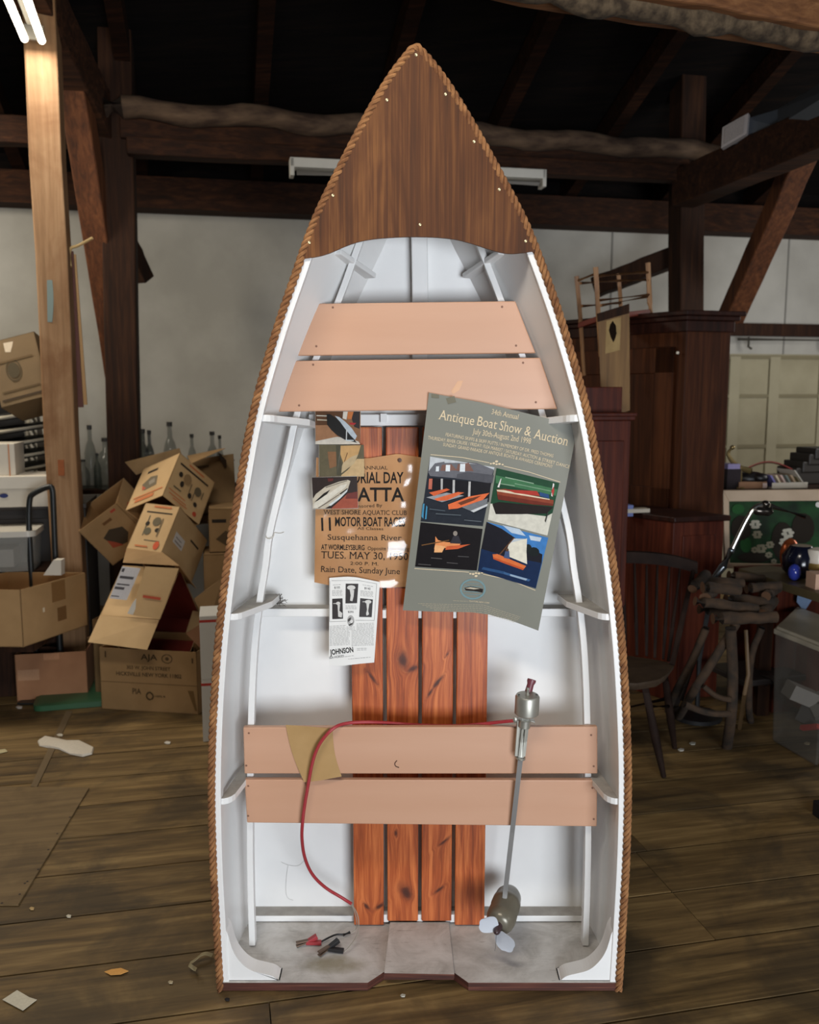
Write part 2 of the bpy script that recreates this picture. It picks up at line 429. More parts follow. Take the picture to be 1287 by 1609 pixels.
# tie beams running from front to back
def P3(px, py, D): return at(px, py, CAM.y + D)
timber('tie_beam', P3(44, -40, 4.75), P3(192, 262, 5.9), 0.17, 0.24, m_beam, 'dusty tie beam running back from the pale post', 'beam')
timber('tie_beam', P3(1330, 190, 5.0), P3(1072, 298, 6.3), 0.18, 0.24, m_beam, 'tie beam carrying the grey duct on the right', 'beam')
timber('knee_brace', P3(112, 110, 5.25), P3(196, 640, 5.95), 0.15, 0.13, m_post, 'reddish diagonal brace leaning into the dark post at left', 'brace')
timber('knee_brace', P3(1284, 190, 5.5), P3(1148, 500, 6.5), 0.15, 0.13, m_post, 'reddish diagonal brace at the right edge beside the cabinet', 'brace')
timber('brace_stub', P3(196, 372, 6.0), P3(228, 440, 6.15), 0.1, 0.1, m_darkpost, 'short sawn-off brace sticking out of the dark post', 'brace')
timber('wall_brace', P3(934, 452, 6.9), P3(1062, 404, 6.7), 0.17, 0.14, m_darkpost, 'dark sloping brace behind the upturned chair', 'brace')
# waney-edged beam close above the camera, at the top right
p, q = P3(700, -98, 3.3), P3(1420, 34, 3.9)
bm_ = MB(); bm_.beam(p, q, 0.24, 0.26, (0, 0, 1), 1, 0.006, 12); fb = bm_.build('waney_beam', wood('orange_brown_beam', (86, 52, 30), (128, 84, 50), (154, 108, 68), axis=0, fine=34, rough=0.75, bump=0.5), loc=p, bevel=0.01)
tag(fb, 'large waney-edged beam crossing the top right corner', 'beam', kind='structure')
bk = MB(); nn = 40
for_ = (q - p).normalized()
bk.tube([p.lerp(q, i / nn) - Z * (0.13 + 0.01 * math.sin(i * .7)) + N * -0.03 for i in range(nn + 1)], [0.05 + 0.007 * math.sin(i * 1.3) + R.uniform(-.004, .004) for i in range(nn + 1)], 10)
o = bk.build('bark_edge', m_bark, fb, smooth=True); o['label'] = 'grey bark edge'
timber('rear_purlin', P3(150, 20, 6.0), P3(1300, 108, 7.4), 0.14, 0.14, m_beam, 'dark purlin high under the roof', 'beam')

# ---- cream sliding door and dark rail on the right of the wall
dr = MB(); c1 = wallpt(1150, 556, 0.03); c2 = wallpt(1420, 556, 0.03); zt = c1.z
base_ = V((c1.x, c1.y, 0)); wd = (c2 - c1).dot(U)
base_ = base_ - U * 0.25; wd += 0.25
dr.par(base_, U * wd, N * 0.03, Z * zt)
door = dr.build('door_1', m_cream, loc=base_); tag(door, 'cream panelled sliding door behind the cabinet', 'door', kind='structure')
rl = MB()
for px in (1150, 1212, 1290):
    b_ = wallpt(px, 700, 0.05); s_ = 0.05
    rl.par(V((b_.x, b_.y, 0)) - U * s_, U * (2 * s_), N * 0.02, Z * (zt - 0.02))
rl.build('door_stile', plain('cream_stile', (152, 144, 118), 0.7), door, bevel=0.004)
rl = MB()
for py in (561, 622, 701):
    b_ = wallpt(1200, py, 0.045); rl.par(V((base_.x, base_.y, b_.z - 0.016)) - N * 0.015, U * wd, N * 0.02, Z * 0.03)
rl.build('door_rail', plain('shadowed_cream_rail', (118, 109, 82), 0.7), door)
tr = MB(); a_ = wallpt(1120, 514, 0.08); tr.par(V((a_.x, a_.y, wallpt(1150, 527, .08).z)), U * 2.4, N * 0.08, Z * 0.105)
tag(tr.build('trim_4', m_darkpost), 'dark horizontal rail above the cream door', 'trim', kind='structure')
tr = MB(); a_ = wallpt(1160, 533, 0.1)
tr.tube([a_, a_ + U * 1.6], 0.012, 8)
for q_ in (0.1, 0.85): tr.tube([a_ + U * q_ + Z * .02, a_ + U * q_ - Z * 0.06, a_ + U * (q_ + 0.03) - Z * 0.08], 0.01, 6)
tag(tr.build('trim_5', plain('iron_track', (70, 66, 58), 0.5, 0.6)), 'thin iron door track under the dark rail', 'trim', kind='structure')
# ================================================================ the boat standing on its transom
m_white = plain('white_boat_paint', (222, 221, 219), 0.38, c2=(232, 231, 229), scale=2.5, bump=0.05, bscale=14)
def dirty_white():
    t = NT('dusty_grey_paint'); o = t.obj()
    f = t.noise(o, 9, 6, 0.65, 0.6); s = t.noise(t.mapping(o, (3, 30, 1)), 5, 5, 0.6, 1.0)
    c = t.ramp(f, [(0.35, lin((172, 168, 163))), (0.55, lin((200, 197, 193))), (0.75, lin((218, 216, 213)))])
    c = t.mix(t.math('MULTIPLY', t.ramp(s, [(0.60, (0, 0, 0)), (0.72, (1, 1, 1))]), 0.5), c, lin((105, 98, 88)))
    sep = t.n('ShaderNodeSeparateXYZ'); t.l(o, sep.inputs[0])
    dx = t.math('DIVIDE', t.math('ADD', sep.outputs[0], 0.235), 0.11); dy = t.math('DIVIDE', t.math('SUBTRACT', sep.outputs[1], 0.07), 0.045)
    d = t.math('ADD', t.math('MULTIPLY', dx, dx), t.math('MULTIPLY', dy, dy)); d = t.math('ADD', d, t.math('MULTIPLY', t.noise(o, 22, 4), 1.4))
    c = t.mix(t.math('MULTIPLY', t.ramp(t.math('MULTIPLY', d, 0.5), [(0.35, (1, 1, 1)), (0.85, (0, 0, 0))]), 0.7), c, lin((128, 118, 82)))
    t.base(c); t.rough(0.6); t.bump(f, 0.15); return t.m
m_dusty = dirty_white(); m_dust = plain('dust_on_paint', (148, 144, 138), 0.85, c2=(172, 168, 162), scale=18)
def ply_edge():
    t = NT('red_plywood_edge'); v = t.mapping(t.obj(), (3, 3, 160))
    t.base(t.ramp(t.noise(v, 1.5, 4), [(0.3, lin((44, 20, 14))), (0.55, lin((82, 40, 28))), (0.75, lin((120, 74, 56)))])); t.rough(0.7); return t.m
m_ply = ply_edge()
m_tan = plain('pinkish_tan_paint', (188, 144, 116), 0.42, c2=(194, 151, 124), scale=3, bump=0.06, bscale=30, stretch=(0.3, 1, 3))
m_deck = wood('varnished_ply', (46, 24, 10), (84, 48, 23), (124, 80, 42), axis=2, fine=110, ratio=0.02, rough=0.6, bump=0.12, spec=0.22, ring=0.5)
m_screw = plain('brass_screw', (205, 190, 150), 0.35, 0.7)
m_nail = plain('sunk_nail', (120, 82, 62), 0.6)
m_rope1 = plain('manila_rope', (112, 70, 40), 0.9, c2=(164, 116, 72), scale=30, bump=0.8, bscale=300, stretch=(1, 1, 1))

PROF = [(0.0, .551), (.1, .554), (.18, .556), (.38, .561), (.6, .559), (.8, .547), (1.0, .528), (1.2, .499), (1.4, .460), (1.5, .441), (1.6, .417), (1.7, .386), (1.8, .353), (1.9, .315), (2.0, .277), (2.07, .242), (2.13, .209), (2.2, .170), (2.26, .135), (2.33, .092), (2.385, .052), (2.418, .022), (2.433, .0)]
half = resample(chaikin([V((h, 0, z)) for z, h in PROF], 3), 70)
half[0].z = 0.0
def inset(d):                       # right-hand gunwale line moved inboard by d
    out = []
    for i, p in enumerate(half):
        a, b = half[max(0, i - 1)], half[min(len(half) - 1, i + 1)]; t = (b - a).normalized()
        n = V((-t.z, 0, t.x)); n = n if n.x < 0 or (abs(n.x) < .01) else -n
        q = p + n * d
        if q.x < 0: q.x = 0
        out.append(q)
    return out
def mir(p): return V((-p.x, p.y, p.z))
def gun(z, d=0.0):                  # half width at height z
    for a, b in zip(half, half[1:]):
        if a.z <= z <= b.z: return a.x + (b.x - a.x) * (z - a.z) / max(1e-9, b.z - a.z) - d
    return 0.0
def yb(z): return 0.32 - (0.0 if z < 1.2 else 0.17 * ((z - 1.2) / 1.22) ** 2.2)
def flare(z): return 0.018 + 0.022 * max(0, z) / 2 + (0 if z < 1.0 else 0.11 * min(1, (z - 1.0) / 1.0) ** 1.3)
def chine(z): return max(0.0, gun(z, 0.028) - flare(z))

boat = thing('rowing_boat', (0, 0, 0), 'white wooden rowing boat standing upright on its stern with rope edging', 'boat')
g_in = inset(0.026)
ib = 66
for sgn, nm in ((-1, 'left'), (1, 'right')):
    b = MB(); rings = []
    for i in range(ib):
        p = g_in[i]; z = max(p.z, 0.005); y = yb(z); c = max(0.004, gun(z, 0.028) - flare(z))
        x0 = max(p.x, 0.006)
        r_ = []
        for k in range(6):
            t = k / 5; r_.append(V((sgn * (x0 + (c - x0) * t + 0.010 * math.sin(PI * t)), y * t, z)))
        o_ = [v + V((sgn * 0.007, 0, 0)) for v in reversed(r_)]
        rings.append(r_ + o_)
    b.loft(rings); b.build('side_panel', m_white, boat, smooth=True)
b = MB(); rings = []
for i in range(ib):
    z = max(g_in[i].z, 0.005); c = max(0.005, gun(z, 0.028) - flare(z)) + 0.008; y = yb(z)
    rings.append([V((-c, y, z)), V((0, y + 0.002, z)), V((c, y, z)), V((c, y + 0.008, z)), V((-c, y + 0.008, z))])
b.loft(rings); b.build('bottom_panel', m_white, boat, smooth=True)

# gunwale rails, and a rope laid over them all round the bow
rail = inset(0.024)
for sgn in (-1, 1):
    b = MB(); rings = []
    for i in range(0, 68):
        p = rail[i]; a, c = rail[max(0, i - 1)], rail[min(69, i + 1)]; t = (c - a).normalized(); n = V((t.z, 0, -t.x))
        rings.append([V(((p + n * w_).x * sgn, y_, max(0.0, (p + n * w_).z))) for w_, y_ in ((-0.009, -0.004), (0.009, -0.004), (0.009, 0.03), (-0.009, 0.03))])
    b.loft(rings); b.build('gunwale', m_white, boat, bevel=0.002)
path = inset(0.009)
path = path[:-1] + [V((0, 0, 2.428))]
full = [mir(p) for p in path] + [p for p in reversed(path[:-1])]
full = resample(chaikin(full, 1), 1400)
length = sum((b - a).length for a, b in zip(full, full[1:]))
b = MB()
for st in range(3):
    pts = []
    for i, p in enumerate(full):
        a, c = full[max(0, i - 1)], full[min(len(full) - 1, i + 1)]; t = (c - a).normalized(); n = V((t.z, 0, -t.x))
        ang = 2 * PI * (i / (len(full) - 1) * length / 0.052 + st / 3)
        pts.append(p + V((0, -0.006, 0)) + n * (0.0060 * math.cos(ang)) + V((0, 0.0060 * math.sin(ang), 0)))
    b.tube(pts, 0.0050, 7)
b.build('rope', m_rope1, boat, smooth=True)

# foredeck
deck_c = [(472, 407), (510, 402), (549, 384), (577, 376.5), (612, 373), (657, 371.5), (710, 374), (745, 383), (773, 393), (797, 399), (818, 398), (837, 395)]
curve = chaikin([at(x, y, -0.012) for x, y in deck_c], 2)
zl, zr = curve[0].z, curve[-1].z
edge = inset(0.014)
L_ = [mir(p) + V((0, -0.012, 0)) for p in edge if p.z > zl + 0.01 and p.x > 0.004]
R_ = [p + V((0, -0.012, 0)) for p in reversed(edge) if p.z > zr + 0.01 and p.x > 0.004]
curve[0].x = -gun(zl, 0.014); curve[-1].x = gun(zr, 0.014)
def top_z(x):
    x = abs(x)
    for a_, b_ in zip(edge, edge[1:]):
        if b_.x <= x <= a_.x and a_.z > 1.2: return a_.z + (b_.z - a_.z) * (a_.x - x) / max(1e-9, a_.x - b_.x)
    return edge[-1].z
def bot_z(x):
    for a_, b_ in zip(curve, curve[1:]):
        if a_.x <= x <= b_.x: return a_.z + (b_.z - a_.z) * (x - a_.x) / max(1e-9, b_.x - a_.x)
    return curve[0].z if x < 0 else curve[-1].z
xa, xb = curve[0].x, curve[-1].x
def deck_pt(u, v):
    x = xa + (xb - xa) * u; z0 = bot_z(x); return V((x, -0.012, z0 + (max(top_z(x), z0 + .0005) - z0) * v))
b = MB(); b.sheet(deck_pt, 60, 6, (0, 0.009, 0)); deck = b.build('foredeck', m_deck, boat); deck['label'] = 'dark varnished plywood deck'
for x, y in [(654, 86), (700, 148), (745, 222.5), (784.6, 297.7), (826, 379), (660, 353), (486, 381), (523, 307), (608, 157)]:
    p = at(x, y, -0.0122); b = MB(); b.lathe(p, (0, -1, 0), [(0, .0035), (0.0012, .0035), (0.0016, .0026), (0.001, .0012), (0.001, 0)], 12)
    b.build('screw', m_screw, deck, smooth=True)
b = MB(); b.prism([at(x, y, 0.06) for x, y in [(545, 379), (580, 371), (660, 366), (740, 370), (770, 386), (755, 355), (565, 352)]], (0, 0.02, 0)); b.build('deck_beam', m_white, boat)
b = MB(); zk0, zk1 = at(660, 482, .28).z, 2.33
b.loft([[V((x, yb(z) - d, z)) for x, d in ((-.02, 0), (.024, 0), (.024, .035), (-.02, .035))] for z in [zk0 - .25 + (zk1 - zk0 + .25) * i / 8 for i in range(9)]]); b.build('keelson', m_white, boat, bevel=0.003)

# seat risers (long battens) and frames
def YR(z): return 0.147 if z < 1.6 else 0.147 - 0.03 * (z - 1.6)
rpx = [(396, 1483), (393.5, 1403), (392, 1308), (394, 1126), (399, 1017), (407.5, 943), (417, 890), (421, 847), (435, 787), (451, 724), (465, 650), (497, 561), (532, 472), (560, 397), (585, 330)]
rl_ = chaikin([at(x, y, 0.147) for x, y in rpx], 2)
rl_[0].z = 0.03
for sgn in (-1, 1):
    b = MB(); b.loft([[V((sgn * p.x * -1 + dx, p.y + dy, p.z)) for dx, dy in ((-.009, 0), (.009, 0), (.009, .028), (-.009, .028))] for p in rl_]); b.build('riser', m_white, boat, bevel=0.002)
def frame_piece(a, c, w_, h_, sgn, nm='side_frame', up=(0, 0, 1), rnd=True):
    a, c = V(a), V(c)
    if sgn > 0: a, c = mir(a), mir(c)
    b = MB(); b.m = 0; b.beam(a, c, w_, h_, up); return b.build(nm, m_white, boat, bevel=0.003)
for sgn in (-1, 1):
    for (x0, y0), (x1, y1), y_end in (((408, 651), (486, 663), .25), ((358, 964), (430, 933), .27), ((346, 1254), (393, 1200), .24)):
        A = at(x0, y0, 0.006); B = at(x1, y1, y_end)
        # a flat piece that follows the side: outer edge against the planking, inner edge rounded off at the gunwale
        b = MB(); zA, zB = A.z, B.z; top = []
        xs = gun(zA, .03)
        pts = [(-xs - .002, 0.003), (-xs + .010, 0.004), (-xs + .020, 0.010), (-xs + .028, 0.020), (-xs + .034, 0.035), (B.x + .012, y_end * .62), (B.x + .02, y_end), (-chine(zB) - .004, y_end), (-xs + .004, 0.05)]
        poly = [V((x * -sgn, y, zA + (zB - zA) * y / y_end)) for x, y in pts]
        b.prism(poly, (0, 0, -0.018)); q_ = max((0, 1), key=lambda k: sum(b.v[i].z for i in b.f[k])); b.mi[q_] = 1 if y0 > 800 else 0; b.build('side_frame', [m_white, m_dust], boat, bevel=0.002)
    frame_piece(at(528, 396, .10), at(583, 434, .25), .035, .014, sgn)
for zt_, hh in ((1.554, .032), (.997, .024), (.50, .024), (.047, .019)):
    c = chine(zt_) - 0.004; b = MB(); y0 = 0.27; b.par((-c, y0, zt_ - hh), (2 * c, 0, 0), (0, yb(zt_) - y0 + .001, 0), (0, 0, hh)); b.mi[1] = 1 if zt_ < 1.2 else 0; b.build('bottom_frame', [m_white, m_dust], boat, bevel=0.002)

# transom lying on the floor, its notch and motor pad
zt = 0.026
def tp(px, py, z=zt): return flo(px, py, z)
xo = gun(0.02, 0.012)
nl, nr = tp(577, 1553).x, tp(737, 1553).x; nl2, nr2 = tp(603, 1527).x, tp(713, 1529).x; yn = tp(603, 1527).y
yb0 = yb(0)
b = MB(); pl = [(-xo, -.008), (nl, -.008), (nl2, yn), (nr2, yn), (nr, -.008), (xo, -.008), (xo - .02, yb0 + .006), (-xo + .02, yb0 + .006)]
b.m = 0; b.prism([V((x, y, 0.002)) for x, y in pl], (0, 0, zt - .003))
b.mi = [1] * len(b.mi); b.mi[0] = b.mi[1] = 0
b.m = 1; tr_ = b.build('transom', [m_dusty, m_ply], boat); tr_['label'] = 'dusty grey plywood stern board with a red-brown edge'
b = MB(); pd = [tp(604, 1529, zt + .012), tp(613, 1449, zt + .012), tp(705, 1449, zt + .012), tp(714, 1531, zt + .012)]
pd = [V((p.x, p.y, zt - .001)) for p in pd]; b.prism(pd, (0, 0, .013)); b.mi = [0, 0, 1, 1, 1, 1]
o = b.build('motor_pad', [m_dusty, m_ply], boat); o['label'] = 'grey raised pad with a brown plywood edge'
# curved knees in the stern corners
kf = [(345, 1549), (346, 1468), (347, 1458), (352, 1456), (358, 1466), (361, 1478), (366, 1494), (376, 1510), (392, 1524), (412, 1529), (430, 1533), (440, 1543), (440, 1549)]
for sgn in (-1, 1):
    pts = [at(x, y, 0.002) for x, y in kf]; pts = pts[:1] + chaikin(pts[1:-1], 2) + pts[-1:]
    for p in pts: p.z = max(p.z, zt + .001); p.x = max(p.x, -xo + .006)
    hol = 0
    b = MB(); b.prism([V((p.x * -sgn, .0, p.z)) for p in pts], (0, .052, 0)); b.build('knee', m_white, boat, bevel=0.002)

# floorboards of reddish cedar with dark knots
def cedar():
    t = NT('oiled_cedar'); o = t.obj(); sep = t.n('ShaderNodeSeparateXYZ'); t.l(o, sep.inputs[0])
    knots = [(634, 1038, .017, 12, .7), (650, 1050, .013, -62, .5), (584, 1064, .013, 35, .28), (688, 1072, .013, -38, .26), (675, 1090, .010, -30, .3), (638, 1402, .015, 25, .7), (690, 1398, .013, -50, .28), (597, 1424, .011, -55, .4), (698, 1322, .013, -48, .25), (576, 1424, .008, 40, .5), (622, 1310, .007, 0, .6), (660, 700, .007, 0, .6), (703, 1028, .007, -30, .4), (700, 1240, .011, -40, .3), (575, 1250, .009, 30, .4)]
    tot = None; wp = None; wob = t.math('MULTIPLY', t.math('SUBTRACT', t.noise(t.mapping(o, (26, 26, 14)), 1, 4, .6), .42), 1.9)
    for x, y, r_, an, asp in knots:
        k = at(x, y, .25)
        X_ = t.math('SUBTRACT', sep.outputs[0], k.x); Z_ = t.math('SUBTRACT', sep.outputs[2], k.z); ca_, sa_ = math.cos(math.radians(an)), math.sin(math.radians(an)); dx = t.math('DIVIDE', t.math('ADD', t.math('MULTIPLY', X_, ca_), t.math('MULTIPLY', Z_, sa_)), r_ * asp * 1.4); dz = t.math('DIVIDE', t.math('SUBTRACT', t.math('MULTIPLY', Z_, ca_), t.math('MULTIPLY', X_, sa_)), r_ * 1.7)
        d = t.math('SQRT', t.math('ADD', t.math('MULTIPLY', dx, dx), t.math('MULTIPLY', dz, dz))); d = t.math('ADD', d, wob)
        g = t.math('DIVIDE', 1.0, t.math('ADD', 1.0, t.math('MULTIPLY', t.math('MULTIPLY', d, d), d)))
        sgn = t.math('MULTIPLY', g, dx)
        tot = g if tot is None else t.math('MAXIMUM', tot, g)
        wp = sgn if wp is None else t.math('ADD', wp, sgn)
    cmb = t.n('ShaderNodeCombineXYZ'); t.l(t.math('SUBTRACT', sep.outputs[0], t.math('MULTIPLY', wp, 0.03)), cmb.inputs[0]); t.l(sep.outputs[1], cmb.inputs[1]); t.l(sep.outputs[2], cmb.inputs[2])
    v = cmb.outputs[0]
    a = t.noise(t.mapping(v, (130, 130, 5)), 1, 6, .6, .5); b = t.noise(t.mapping(v, (28, 28, 1.7)), 1, 4, .6, 1.0)
    f = t.math('ADD', t.math('MULTIPLY', a, .5), t.math('MULTIPLY', b, .5))
    c = t.ramp(f, [(.32, lin((98, 40, 15))), (.48, lin((164, 78, 34))), (.64, lin((208, 118, 62)))])
    nz = t.math('ADD', tot, t.math('MULTIPLY', t.math('SUBTRACT', a, .5), .25))
    c = t.mix(t.math('MULTIPLY', t.ramp(nz, [(.12, (0, 0, 0)), (.75, (1, 1, 1))]), .85), c, lin((70, 26, 12)))
    c = t.mix(t.math('MULTIPLY', t.ramp(nz, [(.7, (0, 0, 0)), (1.0, (1, 1, 1))]), .6), c, lin((48, 20, 14)))
    t.base(c); t.rough(.42); t.b.inputs['Coat Weight'].default_value = .25; t.bump(a, .12); return t.m
m_cedar = cedar()
fb_x = [(552.5, 601.5), (607.5, 657.5), (663, 712), (717.5, 766)]
ztop = at(620, 671, .25).z
for i, (x0, x1) in enumerate(fb_x):
    a, c = at(x0, 1040, .25).x, at(x1, 1040, .25).x
    b = MB(); zb = .029 if i == 0 or i == 3 else .042
    b.par((a, .25, zb), (c - a, 0, 0), (0, .02, 0), (0, 0, ztop - zb)); o = b.build('floorboard', m_cedar, boat, bevel=0.003)
    if i < 3:
        for zz in (1.54, .985, .49, .05):
            pass
for x in (604.5, 660.5, 715):
    for zz in (1.532, .972, .034):
        b = MB(); p = at(x, 1040, .265).x; b.par((p - .009, .258, zz), (.018, 0, 0), (0, .02, 0), (0, 0, .024)); b.build('spacer_block', m_white, boat)

# tan seat boards
def seat(q, y, nails, nm='seat_board'):
    c = [at(px, py, y) for px, py in q]
    b = MB(); b.prism(c, (0, .019, 0)); o = b.build(nm, m_tan, boat, bevel=0.003)
    for x, yy in nails:
        p = at(x, yy, y - .0004); k = MB(); k.lathe(p, (0, -1, 0), [(0, .003), (.0006, .0028), (.0006, 0)], 8); k.build('nail', m_nail, o)
seat([(497, 477), (810, 473), (842, 555), (466, 559)], .125, [(523, 483), (789, 482), (497, 544), (811, 543)])
seat([(464, 567), (849, 562), (876, 643), (437, 647)], .125, [(492, 573), (822, 570), (470, 637), (842, 632)])
seat([(382, 1143), (939, 1142), (939, 1216), (384, 1216)], .125, [(391, 1152), (929, 1155), (387, 1203), (933, 1204)])
seat([(384, 1225), (939, 1226), (938, 1299), (388, 1293)], .125, [(390, 1235), (931, 1238), (390, 1282), (933, 1287)])
# twine tied round the left riser, cobweb tuft, chips in the seat paint
b = MB(); b.tube(chaikin([at(x, y, d) for x, y, d in [(418, 841, .15), (419, 846, .14), (425, 847, .138), (431, 842, .14), (430, 836, .15), (440, 838, .17), (446, 836, .19)]], 2), .0011, 5)
o = b.build('twine', plain('grey_twine', (190, 184, 170), .9), boat, smooth=True)
b = MB()
for i in range(46):
    p = at(437 + R.gauss(0, 5), 944 + R.gauss(0, 2.5), .255); d = V((R.gauss(0, .014), R.gauss(0, .006), R.gauss(0, .009)))
    b.tube([p - d, p + V((0, 0, R.gauss(0, .004))), p + d], .0006, 4)
tag(b.build('dust_tuft', plain('grey_dust', (80, 74, 66), 1.0), boat), kind='stuff')
b = MB(); b.tube(chaikin([at(x, y, .1245) for x, y in [(624, 1195), (620, 1199), (621, 1204), (627, 1206)]], 2), .0014, 5); b.build('paint_gouge', plain('gouge_dark', (70, 44, 32), .8), boat)

b = MB()
for cpts in ([(485, 422), (525, 440), (585, 447), (620, 410)], [(525, 440), (515, 500), (510, 600), (525, 635), (555, 642)]):
    b.tube(chaikin([at(310 + x / 3.677, 1240 + y / 3.677, .3178) for x, y in cpts], 2), .00035, 4)
b.build('paint_crack', plain('crack_grey', (170, 168, 166), .9), boat)
# the bow tip leans a touch to the left, as the boat stands
for ob in boat.children_recursive:
    if ob.name.startswith('screw'): continue
    for v in ob.data.vertices: v.co.x -= 0.012 * max(0.0, (v.co.z - 1.9) / 0.53)
# ================================================================ papers pinned in the boat
def poly_line(p, u):
    L = [0]
    for a, b in zip(p, p[1:]): L.append(L[-1] + math.dist(a, b))
    t = u * L[-1]
    for i in range(len(p) - 1):
        if t <= L[i + 1] or i == len(p) - 2:
            f = (t - L[i]) / (L[i + 1] - L[i]); return (p[i][0] + (p[i + 1][0] - p[i][0]) * f, p[i][1] + (p[i + 1][1] - p[i][1]) * f)
class Paper:
    def __init__(s, name, label, cat, top, bottom, depth, mat, nu=24, nv=24, side=None, group=None):
        s.depth = depth; s.top, s.bot = top, bottom; side = side or (lambda v: 0)
        def fn(u, v):
            a, b = poly_line(top, u), poly_line(bottom, u); x, y = a[0] + (b[0] - a[0]) * v, a[1] + (b[1] - a[1]) * v
            return at(x + side(v), y, depth(x, y))
        s.fn = fn
        c = [fn(0, 0), fn(1, 0), fn(1, 1), fn(0, 1)]
        cen = sum(c, V((0, 0, 0))) / 4; cen.z = min(p.z for p in c)
        s.root = thing(name, cen, label, cat, group)
        b = MB(); b.sheet(fn, nu, nv, (0, 0.0004, 0)); s.sheet = b.build('paper_sheet', mat, s.root, smooth=True)
    def p(s, x, y, lift=0.0006): return at(x, y, s.depth(x, y) - lift)
    def quad(s, mb, q, lift, n=6):
        def f(u, v):
            x = (q[0][0] * (1 - u) + q[1][0] * u) * (1 - v) + (q[3][0] * (1 - u) + q[2][0] * u) * v
            y = (q[0][1] * (1 - u) + q[1][1] * u) * (1 - v) + (q[3][1] * (1 - u) + q[2][1] * u) * v
            return s.p(x, y, lift)
        mb.sheet(f, n, n)
    def art(s, name, parent, shapes, conv=lambda x, y: (x, y), base=0.0006, label=None):
        """flat printed shapes: list of (colour, polygon)"""
        cols = []; mb = MB()
        for i, (c, pts) in enumerate(shapes):
            if c not in cols: cols.append(c)
            mb.m = cols.index(c); pts = [conv(*q) for q in pts]
            if i == 0 and len(pts) == 4: s.quad(mb, pts, base)
            else: mb.add([s.p(x, y, base + 0.00018 * (i + 1) if i < 30 else base + .0055) for x, y in pts], [tuple(range(len(pts)))])
        o = mb.build(name, [ink(c, .4, .78, 70) if len(shapes) > 4 else ink(c) for c in cols], parent)
        if label: o['label'] = label
        return o
    def text(s, items, col, name='lettering', conv=lambda x, y: (x, y), serif=True, lift=0.0008, bold=0.0):
        for it in items:
            t, p0, p1, h = it[:4]; sf = it[4] if len(it) > 4 else serif
            mb = MB(); put_text(mb, t, conv(*p0), conv(*p1), h, lambda x, y: s.p(x, y, lift), sf, bold=bold)
            mb.build(name, ink(col, .7), s.root)
    def bars(s, rows, col, conv=lambda x, y: (x, y), name='fine_print', h=0.8, lift=0.0008):
        mb = MB()
        for p0, p1 in rows:
            p0, p1 = conv(*p0), conv(*p1); L = math.dist(p0, p1); x = 0.0
            while x < L - 1:
                w = min(L - x, R.uniform(2.0, 5.5)); a, b = x / L, (x + w) / L
                q = [(p0[0] + (p1[0] - p0[0]) * t, p0[1] + (p1[1] - p0[1]) * t) for t in (a, b)]
                mb.add([s.p(q[0][0], q[0][1], lift), s.p(q[1][0], q[1][1], lift), s.p(q[1][0], q[1][1] - h, lift), s.p(q[0][0], q[0][1] - h, lift)], [(0, 1, 2, 3)])
                x += w + R.uniform(.7, 1.3)
        return mb.build(name, ink(col, .7), s.root)
def ell(cx, cy, rx, ry, n=18, a0=0): return [(cx + rx * math.cos(2 * PI * k / n + a0), cy + ry * math.sin(2 * PI * k / n + a0)) for k in range(n)]

# ---- regatta bill in its clear sleeve
m_kraft = plain('brown_bill_paper', (170, 122, 78), 0.7, c2=(188, 140, 94), scale=7)
def db(x, y): return 0.243 + 0.0025 * math.sin(y * .05) + 0.0015 * math.sin(x * .09 + y * .03) + (0.003 if x < 500 else 0)
reg = Paper('regatta_poster', 'brown regatta poster with black wood-type lettering hung over the cedar floorboards', 'poster', [(497, 719), (580, 720), (625, 713), (664, 719)], [(494, 915), (520, 920), (600, 923), (652, 922)], db, m_kraft)
c3 = lambda x, y: (460 + x / 3.6545, 620 + y / 3.6568)
reg.text([('ANNUAL', (397, 430), (545, 430), 5.2), ('Sponsored By', (328, 652), (515, 645), 5), ('WEST SHORE AQUATIC CLUB', (176, 688), (655, 692), 7), ('All Classes', (370, 776), (520, 779), 4.2),
          ('Susquehanna River', (200, 834), (625, 838), 8.5), ('Opposite Harrisburg', (430, 893), (668, 896), 5.5), ('TUES. MAY 30, 1950', (163, 940), (662, 950), 11), ('2:00 P. M.', (330, 978), (492, 982), 5),
          ('Rain Date, Sunday June', (160, 1018), (615, 1032), 9.2)], (34, 28, 24), conv=c3)
reg.text([('MEMORIAL DAY', (226, 508), (636, 508), 17, False), ('REGATTA', (190, 612), (640, 612), 21, False), ('11', (165, 782), (220, 780), 20, False), ('MOTOR BOAT RACES', (243, 755), (645, 757), 14, False), ('AT WORMLEYSBURG', (163, 890), (412, 894), 8, False)], (30, 25, 22), name='bold_lettering', conv=c3, bold=.018)
b = MB(); b.sheet(lambda u, v: (lambda q: at(q[0], q[1], db(*q) - 0.004 - 0.003 * math.sin(u * 9 + v * 3) - 0.003 * math.sin(v * 23 + 3 * u)))((493 + (655 - 493) * u, 716 + (924 - 716) * v)), 30, 36)
t_ = NT('clear_sleeve'); gl = t_.n('ShaderNodeBsdfGlossy'); gl.inputs['Roughness'].default_value = .13; trn = t_.n('ShaderNodeBsdfTransparent'); mx = t_.n('ShaderNodeMixShader'); mx.inputs[0].default_value = .05
t_.l(trn.outputs[0], mx.inputs[1]); t_.l(gl.outputs[0], mx.inputs[2]); t_.l(mx.outputs[0], t_.t.nodes['Material Output'].inputs['Surface'])
